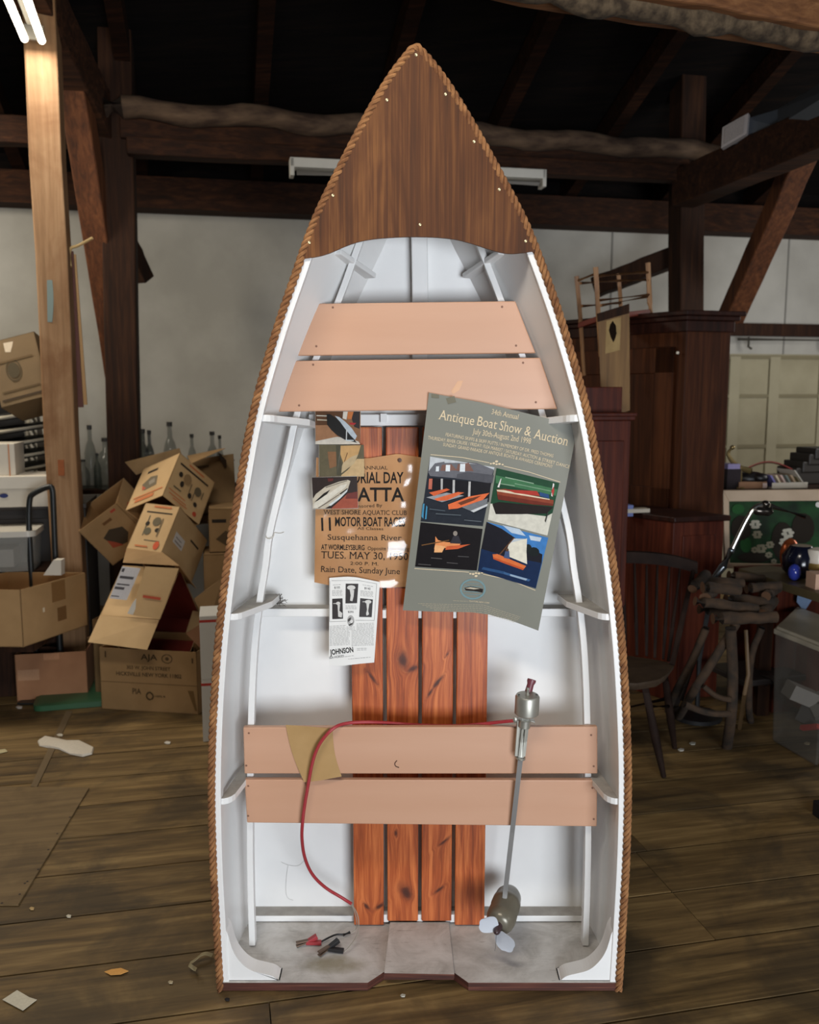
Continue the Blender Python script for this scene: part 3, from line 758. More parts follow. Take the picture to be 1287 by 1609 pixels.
bp_ = t_.n('ShaderNodeBump'); bp_.inputs['Strength'].default_value = .8; bp_.inputs['Distance'].default_value = .012; t_.l(t_.noise(t_.mapping(t_.obj(), (1.4, 1, .6), (1.7, 0, .25)), 7, 1), bp_.inputs['Height']); t_.l(bp_.outputs[0], gl.inputs['Normal'])
sl = b.build('clear_sleeve', t_.m, reg.root, smooth=True); sl['label'] = 'shiny clear plastic sleeve'
p_ = reg.p(628, 723, .001); b = MB(); b.lathe(p_, (0, -1, 0), [(0, .006), (.001, .006), (.0015, .003), (.0015, 0)], 14); b.build('eyelet', plain('rusty_eyelet', (80, 48, 30), .5), reg.root)

# ---- three snapshots
snap = 'snapshots taped beside the regatta poster'
cs = lambda x, y: (485 + x / 9.747, 640 + y / 9.752)
m_photo = plain('photo_paper', (205, 200, 190), 0.35)
def dA(x, y): return 0.2335 + 0.0003 * math.sin(x * .08)
pa = Paper('snapshot', 'top snapshot showing a dark upturned hull in a cluttered shop', 'photograph', [(495, 646), (567, 646)], [(495.5, 698), (566, 698)], dA, m_photo, 8, 8, group=snap)
pa.art('printed_picture', pa.root, [((150, 102, 66), [(102, 62), (795, 62), (790, 565), (105, 520)]), ((96, 62, 36), [(105, 62), (560, 62), (540, 170), (280, 270), (105, 275)]), ((168, 120, 84), [(105, 275), (290, 275), (440, 450), (105, 520)]),
    ((214, 204, 188), [(105, 520), (440, 450), (760, 520), (790, 565), (110, 565)]), ((226, 216, 200), [(530, 66), (600, 66), (580, 190), (520, 170)]), ((206, 120, 60), [(600, 66), (690, 66), (660, 180), (590, 180)]), ((52, 42, 40), [(690, 66), (785, 66), (780, 330), (700, 300), (660, 170)]),
    ((186, 40, 44), [(620, 235), (730, 240), (700, 270), (640, 265)]), ((222, 214, 196), [(120, 120), (280, 125), (280, 140), (120, 135)]), ((200, 186, 160), [(130, 180), (280, 190), (280, 205), (130, 200)]),
    ((30, 26, 22), [(275, 105), (330, 105), (440, 180), (540, 290), (640, 420), (740, 545), (640, 515), (560, 500), (440, 430), (350, 350), (285, 270)]), ((200, 208, 212), [(400, 130), (470, 150), (560, 220), (660, 320), (740, 440), (710, 500), (650, 440), (560, 330), (480, 220)]), ((226, 226, 220), [(575, 340), (590, 340), (585, 500), (570, 500)]), ((206, 214, 216), [(560, 495), (690, 500), (690, 515), (580, 515)])], cs)
def dB(x, y): return 0.2305 + 0.0003 * math.sin(y * .08)
pb_ = Paper('snapshot', 'middle snapshot showing the tan bow of a boat against a dark green wall', 'photograph', [(501, 698.5), (571, 699)], [(501, 748.5), (572, 749)], dB, m_photo, 8, 8, group=snap)
pb_.art('printed_picture', pb_.root, [((92, 84, 62), [(158, 572), (845, 575), (855, 1062), (160, 1060)]), ((124, 88, 58), [(290, 680), (420, 680), (430, 900), (320, 940)]), ((70, 66, 50), [(420, 580), (490, 580), (480, 740), (515, 900), (500, 1040), (430, 1040)]), ((186, 158, 116), [(500, 1040), (600, 960), (740, 790), (850, 790), (853, 1060), (500, 1060)]),
    ((184, 146, 96), [(490, 590), (800, 580), (760, 720), (650, 760), (530, 850), (485, 720)]), ((176, 156, 122), [(530, 850), (650, 760), (760, 720), (700, 860), (500, 1010), (510, 900)]), ((104, 70, 40), [(540, 840), (555, 830), (600, 700), (590, 690)])], cs)
def dC(x, y): return 0.2265 + 0.0003 * math.sin(x * .08) - 0.00006 * (y - 750)
pc_ = Paper('snapshot', 'bottom snapshot showing a weathered cracked white hull on red ground', 'photograph', [(490, 750), (561, 748)], [(491.5, 800), (563, 799)], dC, m_photo, 8, 8, group=snap)
pc_.art('printed_picture', pc_.root, [((44, 32, 28), [(50, 1075), (742, 1058), (757, 1545), (70, 1555)]), ((150, 74, 54), [(340, 1555), (600, 1320), (750, 1300), (757, 1545)]), ((104, 46, 40), [(590, 1320), (750, 1290), (752, 1400), (560, 1400)]), ((88, 34, 32), [(290, 1090), (380, 1090), (370, 1130), (300, 1140)]),
    ((186, 176, 158), [(60, 1410), (110, 1330), (250, 1220), (460, 1140), (600, 1110), (640, 1130), (600, 1260), (490, 1380), (340, 1500), (250, 1550), (70, 1550)]), ((206, 200, 186), [(80, 1480), (200, 1380), (340, 1300), (480, 1200), (590, 1170), (560, 1230), (420, 1330), (260, 1460), (140, 1545), (75, 1545)]), ((28, 24, 20), [(90, 1450), (230, 1320), (330, 1262), (280, 1330), (140, 1430)]), ((34, 28, 26), [(470, 1325), (590, 1240), (600, 1250), (490, 1335)]), ((200, 206, 206), [(300, 1500), (470, 1370), (600, 1250), (590, 1290), (480, 1400), (340, 1510)]),
    ((96, 88, 76), [(260, 1225), (450, 1160), (590, 1120), (590, 1128), (450, 1170), (262, 1235)]), ((110, 100, 88), [(140, 1540), (300, 1440), (470, 1330), (474, 1338), (310, 1450), (160, 1545)])], cs)

# ---- white outboard advertisement
m_sheet = plain('white_print_paper', (226, 225, 222), 0.7)
ca = lambda x, y: (510 + x / 10.726, 900 + y / 10.727)
def dad(x, y): return 0.232 - 0.004 * math.sin((x - 517) / 80 * PI) - 0.00012 * (y - 908) + 0.00004 * (x - 517) * ((y - 908) / 130) ** 2 * 2
ad = Paper('outboard_advertisement', 'white printed outboard advertisement sheet hanging below the regatta poster', 'leaflet', [(517.5, 908), (545, 906), (560, 907), (597, 914.5)], [(517, 1046), (540, 1046), (565, 1043), (588, 1041)], dad, m_sheet, 14, 14, side=lambda v: 0)
ad.text([('JOHNSON', (95, 1385), (488, 1335), 8.0)], (34, 32, 32), conv=ca, bold=.03)
ad.text([('$105', (165, 268), (262, 262), 3.2), ('$145', (672, 275), (772, 288), 3.2), ('$295', (395, 675), (488, 675), 3.0), ('SEA-HORSES', (80, 1452), (330, 1418), 3.4)], (40, 38, 38), conv=ca)
rows = [((340, 1418), (490, 1400))]
for i in range(15): rows.append(((85, 905 + i * 23), (355 if i < 4 else 425, 890 + i * 23)))
for i in range(17): rows.append(((540 if i < 5 else 455, 862 + i * 23), (830, 850 + i * 23)))
for i in range(5): rows += [((125, 305 + i * 20), (300, 300 + i * 20)), ((605, 305 + i * 20), (820, 325 + i * 20))]
for i in range(3): rows.append(((355, 560 + i * 24), (540, 560 + i * 24)))
rows += [((545, 1280), (710, 1275)), ((545, 1305), (720, 1300)), ((400, 1458), (780, 1425)), ((140, 210), (280, 200)), ((640, 205), (820, 235))]
for i in range(3): rows.append(((370, 915 + i * 22), (510, 915 + i * 22)))
ad.bars(rows, (150, 148, 146), conv=ca, h=0.55)
mo = (206, 204, 200)
for q, motor in (([(357, 183), (570, 185), (548, 512), (352, 517)], [ell(450, 250, 70, 40), [(425, 290), (500, 290), (490, 400), (470, 480), (430, 470), (440, 380)]]), ([(128, 438), (303, 430), (312, 775), (130, 782)], [ell(230, 515, 35, 28), [(220, 540), (260, 540), (250, 640), (300, 680), (290, 755), (230, 740), (225, 640)], [(145, 515), (210, 510), (210, 524), (145, 524)]]), ([(602, 427), (815, 450), (795, 748), (583, 745)], [ell(735, 490, 55, 32), [(705, 520), (755, 520), (735, 640), (750, 700), (710, 725), (700, 690), (715, 620)], [(640, 484), (700, 480), (700, 492), (640, 494)]])):
    ad.art('printed_picture', ad.root, [((58, 54, 54), q)] + [(mo, m) for m in motor], ca)
ad.art('printed_picture', ad.root, [((170, 168, 166), ell(442, 810, 60, 95)), ((70, 68, 66), [(390, 790), (420, 760), (450, 750), (440, 800), (395, 830)]), ((60, 58, 56), [(400, 880), (480, 830), (500, 800), (470, 870), (420, 895)]), ((216, 214, 212), ell(455, 820, 25, 30))], ca)
lines = MB()
for p0, p1 in (((120, 132), (560, 128)), ((560, 128), (880, 185)), ((880, 185), (838, 805)), ((838, 805), (520, 800)), ((365, 815), (85, 825)), ((85, 825), (90, 135))):
    a, b_ = ca(*p0), ca(*p1); L = math.dist(a, b_); nx, ny = -(b_[1] - a[1]) / L * .25, (b_[0] - a[0]) / L * .25
    lines.add([ad.p(a[0] + nx, a[1] + ny, .0012), ad.p(b_[0] + nx, b_[1] + ny, .0012), ad.p(b_[0] - nx, b_[1] - ny, .0012), ad.p(a[0] - nx, a[1] - ny, .0012)], [(0, 1, 2, 3)])
lines.build('border_line', ink((150, 148, 146)), ad.root)

# ---- grey boat show poster
m_gp = plain('grey_green_poster', (124, 124, 114), 0.36, c2=(130, 130, 120), scale=3)
def dg_(x, y):
    u = (x - 674 + (y - 617) * .12) / 235; v = (y - 617) / 350
    return 0.114 - 0.052 * u + 0.092 * v + 0.0015 * math.sin(PI * min(1, max(0, u))) - 0.010 * max(0, v - .88) * 5 * max(0, u - .5)
gp = Paper('boat_show_poster', 'large grey boat show poster with four colour pictures hanging tilted', 'poster', [(674, 617), (700, 622), (760, 633), (830, 650), (880, 662), (908, 668)], [(633, 959), (680, 961), (740, 962), (770, 966), (800, 974), (830, 985), (846, 991)], dg_, m_gp, 30, 30, side=lambda v: 0)
c4 = lambda x, y: (620 + x / 4.0233, 600 + y / 4.0225)
cream = (226, 206, 172)
def curved(items, lift=.0012):
    for t, p0, p1, h in items:
        mb = MB(); put_text(mb, t, c4(*p0), c4(*p1), h, lambda x, y: gp.p(x, y, lift), True); mb.build('title_lettering', ink(cream), gp.root)
curved([('34th Annual', (612, 203), (782, 238), 8.0)])
for t, p0, p1 in (('Antique', (275, 235), (500, 275)), ('Boat', (520, 275), (645, 300)), ('Show', (660, 303), (800, 332)), ('&', (818, 335), (860, 345)), ('Auction', (875, 355), (1092, 405))): curved([(t, p0, p1, 15)])
curved([('July 30th-August 2nd 1998', (492, 328), (860, 392), 8.8)])
for t, p0, p1 in (('FEATURING SKIFFS & SKIFF PUTTS / IN', (322, 342), (690, 410)), ('MEMORY OF DR. FRED THOMAS', (696, 411), (1002, 478)), ('THURSDAY: RIVER CRUISE / FRIDAY:', (210, 362), (552, 414)), ('FLEA MARKET / SATURDAY: AUCTION', (560, 416), (900, 490)), ('& STREET DANCE', (908, 494), (1104, 548)), ('SUNDAY: GRAND PARADE OF ANTIQUE', (306, 405), (682, 470)), ('BOATS & AWARDS CEREMONY', (690, 472), (998, 546))):
    mb = MB(); put_text(mb, t, c4(*p0), c4(*p1), 5.2, lambda x, y: gp.p(x, y, .0012), False); mb.build('event_lettering', ink(cream), gp.root)
mb = MB(); put_text(mb, 'CLAYTON, NEW YORK', c4(470, 1389), c4(600, 1402), 2.2, lambda x, y: gp.p(x, y, .0012), False)
mb.build('event_lettering', ink(cream), gp.root)
rows = [((370, 1384), (462, 1388))]
for i in range(5): rows += [((150 + 25 * i, 1403 + i * 10), (560, 1412 + i * 12)), ((565, 1413 + i * 12), (800 - 10 * i, 1490 + i * 8))]
gp.bars(rows, (190, 178, 152), conv=c4, h=.6, lift=.0012)
mb = MB()
def rule(pts, w=.5):
    for p0, p1 in zip(pts, pts[1:]):
        a, b_ = c4(*p0), c4(*p1); L = math.dist(a, b_); nx, ny = -(b_[1] - a[1]) / L * w, (b_[0] - a[0]) / L * w
        mb.add([gp.p(a[0] + nx, a[1] + ny, .0011), gp.p(b_[0] + nx, b_[1] + ny, .0011), gp.p(b_[0] - nx, b_[1] - ny, .0011), gp.p(a[0] - nx, a[1] - ny, .0011)], [(0, 1, 2, 3)])
rule([(228, 460), (430, 478), (600, 512)]); rule([(690, 532), (850, 570), (1048, 634)]); rule([(126, 1180), (470, 1203)]); rule([(560, 1215), (740, 1255), (890, 1318)])
for cx, cy, up_ in ((645, 515, 1), (515, 1215, -1)):
    for dx, dy, r_ in ((0, -12, 10), (-18, 0, 9), (18, 4, 9), (-36, 2, 7), (38, 8, 7), (0, 6, 8)):
        mb.add([gp.p(*c4(x, y), .0013) for x, y in ell(cx + dx, cy + dy * up_, r_, r_ * .7, 10)], [tuple(range(10))])
mb.build('ornament', ink(cream), gp.root)
grey_w = (74, 82, 92)
gp.art('printed_picture', gp.root, [((40, 44, 52), [(225, 472), (632, 540), (558, 912), (165, 882)]), ((196, 200, 204), [(225, 472), (632, 540), (628, 560), (520, 560), (215, 570)]), ((106, 106, 112), [(255, 515), (340, 500), (520, 512), (628, 555), (600, 640), (400, 610), (225, 595), (212, 570)]), ((84, 84, 90), [(400, 560), (628, 590), (618, 640), (390, 612)]),
    ((128, 94, 84), [(300, 525), (360, 520), (395, 560), (290, 562)]), ((126, 92, 82), [(400, 520), (470, 512), (500, 565), (390, 562)]), ((226, 232, 236), [(325, 525), (352, 525), (350, 566), (322, 566)]), ((226, 232, 236), [(415, 518), (447, 518), (445, 568), (412, 568)]), ((220, 226, 230), [(262, 535), (282, 533), (280, 566), (260, 566)]),
    ((28, 26, 30), [(235, 608), (610, 640), (596, 760), (225, 690)]), ((178, 176, 174), [(292, 612), (306, 612), (304, 690), (292, 690)]), ((186, 184, 182), [(368, 620), (382, 620), (380, 720), (366, 718)]), ((192, 190, 188), [(468, 630), (482, 630), (478, 740), (464, 738)]), ((196, 110, 90), [(218, 612), (240, 612), (236, 680), (214, 678)]), ((120, 122, 126), [(420, 790), (590, 735), (580, 790), (490, 820)]),
    ((150, 152, 156), [(200, 730), (330, 700), (440, 720), (300, 760)]), ((214, 102, 62), [(218, 700), (330, 674), (350, 682), (250, 722)]), ((220, 106, 64), [(250, 740), (400, 696), (440, 700), (330, 750), (270, 752)]), ((228, 112, 66), [(338, 775), (470, 725), (600, 702), (560, 745), (400, 800), (342, 806)]), ((110, 60, 40), [(400, 765), (470, 738), (550, 718), (500, 750), (420, 780)]), ((206, 208, 210), [(480, 815), (590, 770), (585, 785), (500, 825)]),
    ((70, 140, 176), [(170, 850), (180, 770), (190, 770), (182, 866)]), ((70, 140, 176), [(192, 868), (200, 780), (208, 790), (202, 868)]), ((90, 98, 104), [(260, 830), (420, 840), (420, 846), (260, 836)]), ((80, 90, 98), [(220, 800), (320, 812), (320, 818), (220, 806)]), ((92, 98, 104), [(440, 870), (550, 880), (548, 886), (440, 876)])], c4, .001)
gp.art('printed_picture', gp.root, [((34, 72, 48), [(645, 545), (1042, 640), (966, 972), (590, 872)]), ((214, 210, 196), [(606, 770), (620, 770), (800, 830), (960, 850), (998, 830), (966, 972), (590, 872)]), ((66, 116, 78), [(640, 590), (1030, 680), (1020, 720), (640, 640)]), ((150, 176, 150), [(700, 600), (880, 640), (880, 646), (700, 606)]), ((120, 156, 124), [(760, 640), (1000, 690), (1000, 696), (760, 646)]), ((140, 166, 140), [(660, 640), (760, 655), (760, 660), (660, 645)]),
    ((34, 26, 24), [(618, 772), (660, 760), (1005, 792), (960, 832), (800, 836), (640, 836)]), ((142, 66, 44), [(645, 680), (700, 676), (960, 738), (1006, 748), (1002, 784), (880, 776), (655, 744)]), ((112, 44, 30), [(648, 712), (1004, 772), (1002, 784), (880, 776), (655, 744)]), ((222, 204, 176), [(645, 682), (690, 684), (980, 740), (980, 746), (650, 692)]), ((176, 58, 46), [(700, 680), (900, 690), (920, 722), (760, 702)]), ((46, 78, 128), [(915, 696), (975, 712), (978, 738), (920, 722)]), ((224, 220, 214), [(650, 665), (672, 610), (676, 612), (662, 668)]), ((226, 224, 220), [(990, 720), (1002, 640), (1010, 645), (1000, 726)]), ((186, 60, 56), [(992, 690), (1006, 660), (1010, 690), (1000, 726)]), ((60, 60, 56), [(950, 880), (966, 826), (972, 828), (956, 888)])], c4, .001)
gp.art('printed_picture', gp.root, [((24, 20, 22), [(165, 888), (557, 930), (520, 1193), (130, 1168)]), ((232, 148, 92), [(258, 976), (275, 1000), (320, 1012), (420, 1020), (402, 1046), (330, 1050), (250, 1056), (258, 1020)]), ((240, 178, 122), [(256, 1030), (320, 1040), (300, 1078), (250, 1078)]), ((206, 96, 56), [(330, 1040), (480, 1026), (400, 1056), (320, 1062)]), ((52, 50, 56), [(350, 1020), (372, 975), (404, 972), (425, 1024)]), ((150, 140, 130), ell(384, 958, 14, 16, 12)), ((120, 84, 50), [(170, 1030), (345, 998), (345, 1004), (172, 1036)]), ((90, 86, 84), [(230, 1110), (300, 1116), (300, 1121), (230, 1115)]), ((84, 80, 80), [(330, 1140), (400, 1146), (400, 1151), (330, 1145)]), ((96, 92, 90), [(150, 1150), (230, 1156), (230, 1160), (150, 1154)]), ((80, 78, 78), [(400, 1100), (470, 1104), (470, 1109), (400, 1105)])], c4, .001)
gp.art('printed_picture', gp.root, [((66, 126, 190), [(582, 885), (972, 985), (893, 1306), (527, 1196)]), ((188, 204, 220), [(680, 905), (790, 930), (830, 975), (740, 955)]), ((196, 208, 220), [(850, 970), (930, 985), (920, 1010), (860, 1000)]), ((26, 24, 32), [(582, 885), (680, 930), (760, 985), (880, 1065), (935, 1090), (930, 1150), (700, 1110), (548, 1060)]), ((20, 40, 74), [(548, 1055), (700, 1100), (930, 1145), (893, 1306), (527, 1196)]), ((24, 30, 30), ell(880, 1075, 36, 30, 12)), ((28, 34, 34), ell(845, 1050, 22, 24, 12)), ((44, 78, 120), [(560, 1170), (700, 1200), (690, 1215), (550, 1185)]), ((60, 96, 140), [(690, 1200), (860, 1250), (850, 1262), (690, 1215)]), ((150, 170, 190), [(730, 1215), (840, 1245), (830, 1256), (730, 1226)]),
    ((228, 222, 204), [(728, 1010), (838, 990), (834, 1070), (838, 1152), (700, 1096)]), ((190, 198, 204), [(680, 1060), (750, 990), (830, 992), (720, 1020)]), ((96, 64, 44), [(660, 1090), (752, 984), (758, 988), (668, 1094)]), ((222, 116, 62), [(620, 1090), (650, 1088), (832, 1164), (812, 1190), (700, 1150), (625, 1120)]), ((196, 86, 44), [(622, 1108), (700, 1136), (820, 1180), (812, 1190), (700, 1150), (625, 1120)]), ((70, 90, 130), [(690, 1112), (700, 1070), (725, 1068), (728, 1120)]), ((90, 66, 52), ell(712, 1062, 10, 11, 10))], c4, .001)
rg = [(495 + 82 * math.cos(2 * PI * k / 40), 1310 + 66 * math.sin(2 * PI * k / 40)) for k in range(40)]; ri = [(495 + 70 * math.cos(2 * PI * k / 40), 1310 + 55 * math.sin(2 * PI * k / 40)) for k in range(40)]
mb = MB(); vs = [gp.p(*c4(x, y), .0011) for x, y in rg + ri]; mb.add(vs, [(k, (k + 1) % 40, 40 + (k + 1) % 40, 40 + k) for k in range(40)])
for k in range(5):
    y = 1272 + k * 17; w_ = math.sqrt(max(0, 1 - ((y - 1310) / 55) ** 2)) * 62; mb.add([gp.p(*c4(x, yy), .0011) for x, yy in ((495 - w_, y), (495 + w_, y + 4), (495 + w_, y + 8), (495 - w_, y + 4))], [(0, 1, 2, 3)])
o = mb.build('emblem_ring', ink((118, 146, 150)), gp.root)
gp.art('emblem_boat', gp.root, [((36, 30, 28), [(443, 1304), (480, 1292), (560, 1310), (556, 1332), (500, 1322), (450, 1318)]), ((190, 180, 160), [(446, 1305), (480, 1297), (540, 1308), (500, 1312)])], c4, .0014)
mb = MB()
for q in ([(678, 619), (690, 620), (690, 626), (678, 625)], [(701, 626), (714, 622), (717, 632), (704, 635)]): mb.add([gp.p(x, y, .0012) for x, y in q], [(0, 1, 2, 3)])
mb.build('tape', plain('aged_tape', (120, 116, 100), .25), gp.root)
mb = MB(); mb.prism([at(x, y, .1246) for x, y in [(719, 599), (728, 598), (722, 613), (712, 619), (709, 615)]], (0, .0003, 0)); o = mb.build('old_tape', plain('old_tape', (208, 160, 122), .2), loc=at(715, 615, .125)); tag(o, 'strip of old clear tape stuck on the lower upper-seat board', 'tape')

# ---- brown paper flap hung over the rear seat under the cable
def dk(x, y): return 0.1215 - 0.010 * max(0, (y - 1185) / 45) ** 1.5 - 0.001 * math.sin(x * .1)
kp = Paper('brown_paper', 'torn piece of brown paper hanging over the rear seat board under the red cable', 'paper', [(449, 1139), (480, 1141), (523, 1145)], [(478, 1229), (500, 1227), (537, 1220)], dk, plain('kraft_paper', (160, 126, 78), .75, c2=(172, 138, 90), scale=9), 12, 14, side=lambda v: -4 * math.sin(PI * v))

# ================================================================ trolling motor hooked over the seat
m_alu = plain('brushed_aluminium', (168, 166, 156), 0.42, 0.7, scale=40)
m_steel = plain('grey_steel_tube', (140, 138, 136), 0.4, 0.55)
m_pod = plain('olive_grey_enamel', (112, 106, 92), 0.3, 0.25)
m_prop = plain('milky_plastic', (196, 200, 208), 0.3)
m_red = plain('red_rubber', (158, 46, 52), 0.5); m_grip = plain('maroon_grip', (112, 58, 66), 0.4)
m_blackr = plain('black_rubber', (30, 29, 30), 0.5)
sb, st = at(791, 1428, .122), at(824.5, 1136, .094)
ax = (st - sb).normalized()
mot = thing('trolling_motor', sb, 'grey electric trolling motor hooked over the right side of the rear seat', 'trolling motor')
def on(py): # point on the shaft axis at that picture height
    best = min((i / 400 * 1.25 for i in range(401)), key=lambda t: abs(((lambda d: 804.5 + FPX * (-(d.z * CP + d.y * SP) / (d.y * CP - d.z * SP)))(sb.lerp(st, t) - CAM)) - py)); return sb.lerp(st, best)
b = MB(); b.tube([sb, on(1186)], .0068, 14); b.build('shaft', m_steel, mot, smooth=True)
b = MB(); b.tube([on(1188), on(1126)], .0095, 16)
for k in range(6):
    a = k * PI / 3; o_ = V((math.cos(a), math.sin(a), 0)) * .0095; b.tube([on(1188) + o_, on(1142) + o_], .003, 6)
b.build('sleeve', m_alu, mot, smooth=True)
b = MB(); b.lathe(on(1193), ax, [(0, .010), (0, .0135), (.006, .0135), (.006, .010)], 18); b.build('lower_collar', m_alu, mot, smooth=True, bevel=.001); b = MB(); b.lathe(on(1143), ax, [(0, .010), (0, .0165), (.022, .0165), (.022, .010)], 18); b.build('collar', m_alu, mot, smooth=True, bevel=.001)
h0, h1 = on(1124), on(1124) + ax * .062; h0 = at(827.5, 1122, .09); h1 = h0 + (V((0.02, -0.06, 1))).normalized() * .056; hd = (h1 - h0).normalized()
b = MB(); b.lathe(h0, hd, [(0, 0), (0, .030), (.003, .033), (.050, .033), (.055, .030), (.056, 0)], 28); head = b.build('motor_head', m_alu, mot, smooth=True); head['label'] = 'round brushed metal head'
b = MB(); b.tube([on(1130), h0 + hd * .004], .009, 12); b.build('neck', m_steel, mot, smooth=True)
b = MB(); k0 = h1; b.lathe(k0, hd, [(0, .006), (.002, .006), (.003, .004), (.014, .0035), (.016, .0045), (.019, .004), (.020, 0)], 12); b.build('knob', m_alu, head, smooth=True)
for s_ in (-1, 1):
    b = MB(); b.lathe(h1 + V((s_ * .024, -.004, .001)), hd, [(0, .0035), (.001, .003), (.001, 0)], 8); b.build('screw', m_blackr, head)
g0, g1 = at(829, 1092, .115), at(835.5, 1069, .125)
b = MB(); gd = (g1 - g0).normalized(); b.lathe(g0, gd, [(0, 0), (0, .009), (.004, .0105), (.03, .0095), (.038, .0125), (.044, .012), (.045, 0)], 14); b.build('tiller_grip', m_grip, mot, smooth=True)
# hook that holds it on the seat, wing nut
b = MB(); c_ = on(1134); b.par((c_.x - .014, c_.y + .008, c_.z - .004), (.03, 0, 0), (0, .045, 0), (0, 0, .004)); b.par((c_.x + .005, c_.y + .01, c_.z), (.025, 0, -.008), (0, .03, 0), (0, 0, .003)); b.par((c_.x - .026, c_.y + .002, c_.z - .1), (.008, 0, 0), (0, .012, 0), (.006, 0, .105)); b.build('clamp_bracket', m_alu, mot, bevel=.001)
b = MB(); w_ = at(810, 1131, .078); b.ball(w_, (.007, .004, .009)); b.tube([w_, on(1134)], .003, 8); b.build('wing_screw', m_alu, mot, smooth=True)
pf, pn = at(799.5, 1408, .195), at(785.5, 1449, .065); pd_ = (pn - pf).normalized(); pl_ = (pn - pf).length
b = MB(); b.lathe(pf, pd_, [(-.026, 0), (-.022, .018), (-.01, .031), (.005, .037), (.03, .039), (.032, .0405), (.06, .0415), (.062, .040), (pl_ - .02, .0415), (pl_ - .002, .038), (pl_ + .010, .030), (pl_ + .017, .020), (pl_ + .017, 0)], 30); pod = b.build('motor_pod', m_pod, mot, smooth=True)
b = MB(); b.lathe(sb - ax * .012, ax, [(0, .014), (.006, .013), (.012, .009), (.013, .007)], 16); b.build('shaft_boss', m_pod, pod, smooth=True)
hubp = pn + pd_ * .018
pr = thing  # blades share the hub
b = MB(); b.lathe(hubp, pd_, [(0, .011), (.012, .012), (.03, .009), (.036, .004), (.037, 0)], 14); hub = b.build('propeller_hub', plain('dark_hub', (62, 44, 46), .4), mot, smooth=True)
hc = hubp + pd_ * .018
def blade(q0, ang, ln, wd):
    e = V((math.cos(ang), 0, math.sin(ang))); sd = pd_.cross(e).normalized(); m = MB()
    def f(u, v):
        w_ = wd * (0.30 + 0.9 * math.sin(PI * min(1, .12 + .72 * u)) ** 1.2) * (1 if u < .93 else .75)
        tw = .5 - .35 * u
        return hc + e * (.006 + ln * u * (1 - 0.12 * (2 * v - 1) ** 2 * u)) + (sd * math.cos(tw) + pd_ * math.sin(tw)) * ((v - .5) * w_) + pd_ * (.01 * u)
    m.sheet(f, 10, 8, pd_ * .0016); return m.build('propeller_blade', m_prop, hub, smooth=True)
blade(0, math.radians(142), .050, .044); blade(0, math.radians(-56), .066, .052)
b = MB(); b.tube([hc + pd_ * .014, hc + pd_ * .014 + V((-.002, 0, -.045)), hc + pd_ * .014 + V((-.004, -.004, -.052))], .0009, 5); b.build('split_pin', m_steel, hub)
# cable: red sheath, bare leads, two clips
rc = [(812, 1132, .105), (790, 1134, .125), (760, 1137.5, .152), (720, 1141, .160), (660, 1140, .160), (600, 1135, .156), (562, 1134.5, .150), (540, 1137, .134), (526, 1142, .112), (512, 1155, .106), (499, 1173, .105), (490, 1200, .104), (484, 1235, .104), (479, 1262, .105), (475, 1294, .106), (474, 1318, .120), (478, 1348, .150), (490, 1375, .178), (512, 1396, .198), (535, 1409, .208), (552, 1420, .213)]
b = MB(); b.tube(chaikin([at(*p) for p in rc], 3), .0047, 9); cab = b.build('cable', m_red, mot, smooth=True); cab['label'] = 'red rubber cable'
m_lead = plain('grey_lead', (146, 138, 126), .5)
b = MB(); e = [at(552, 1420, .213), at(560, 1432, .2), at(564, 1445, .19), at(563.5, 1462, .17), at(559, 1474, .15), at(548, 1489, .12)]
cl2 = flo(541, 1496, zt + .008); b.tube(chaikin(e + [cl2], 3), .0016, 6)
b.tube(chaikin([at(552, 1420, .213), at(558, 1434, .2), at(561, 1448, .19), flo(560, 1461, zt + .012), flo(551, 1466, zt + .008)], 3), .0014, 6); b.build('bare_lead', m_lead, cab, smooth=True)
m_jaw = plain('tarnished_jaw', (112, 92, 78), .45, .7)
def clip(name, jaw, mid, tail1, tail2, mat, lab):
    m = MB(); z_ = zt + .006
    J, M_ = flo(*jaw, z_), flo(*mid, z_ + .004); d = (M_ - J).normalized()
    o = MB()
    for s_ in (0, 1):
        o.beam(J + Z * (s_ * .010 - .001), M_ + Z * (s_ * .004 + .001), .012, .004)
    m.beam(M_ - d * .004, flo(*tail1, z_ + .016), .013, .010, taper=1.15); m.beam(M_ - d * .006, flo(*tail2, z_ + .001), .013, .009, taper=1.1)
    c = m.build(name, mat, cab, bevel=.001); c['label'] = lab
    o.build('jaw', m_jaw, mot, bevel=.0008); return c
clip('battery_clip', (465.5, 1486), (484, 1480), (498, 1471), (505, 1481), m_red, 'red battery clip')
clip('battery_clip', (501, 1501), (517, 1489), (532, 1477), (540, 1494), m_blackr, 'black battery clip')
b = MB(); b.tube(chaikin([flo(504, 1480, zt + .008), flo(515, 1474, zt + .012), flo(528, 1468, zt + .01), flo(540, 1468.5, zt + .006)], 2), .0028, 7); b.tube([flo(539, 1469, zt + .006), flo(550, 1465, zt + .008)], .0044, 8); b.build('black_lead', m_blackr, cab, smooth=True)
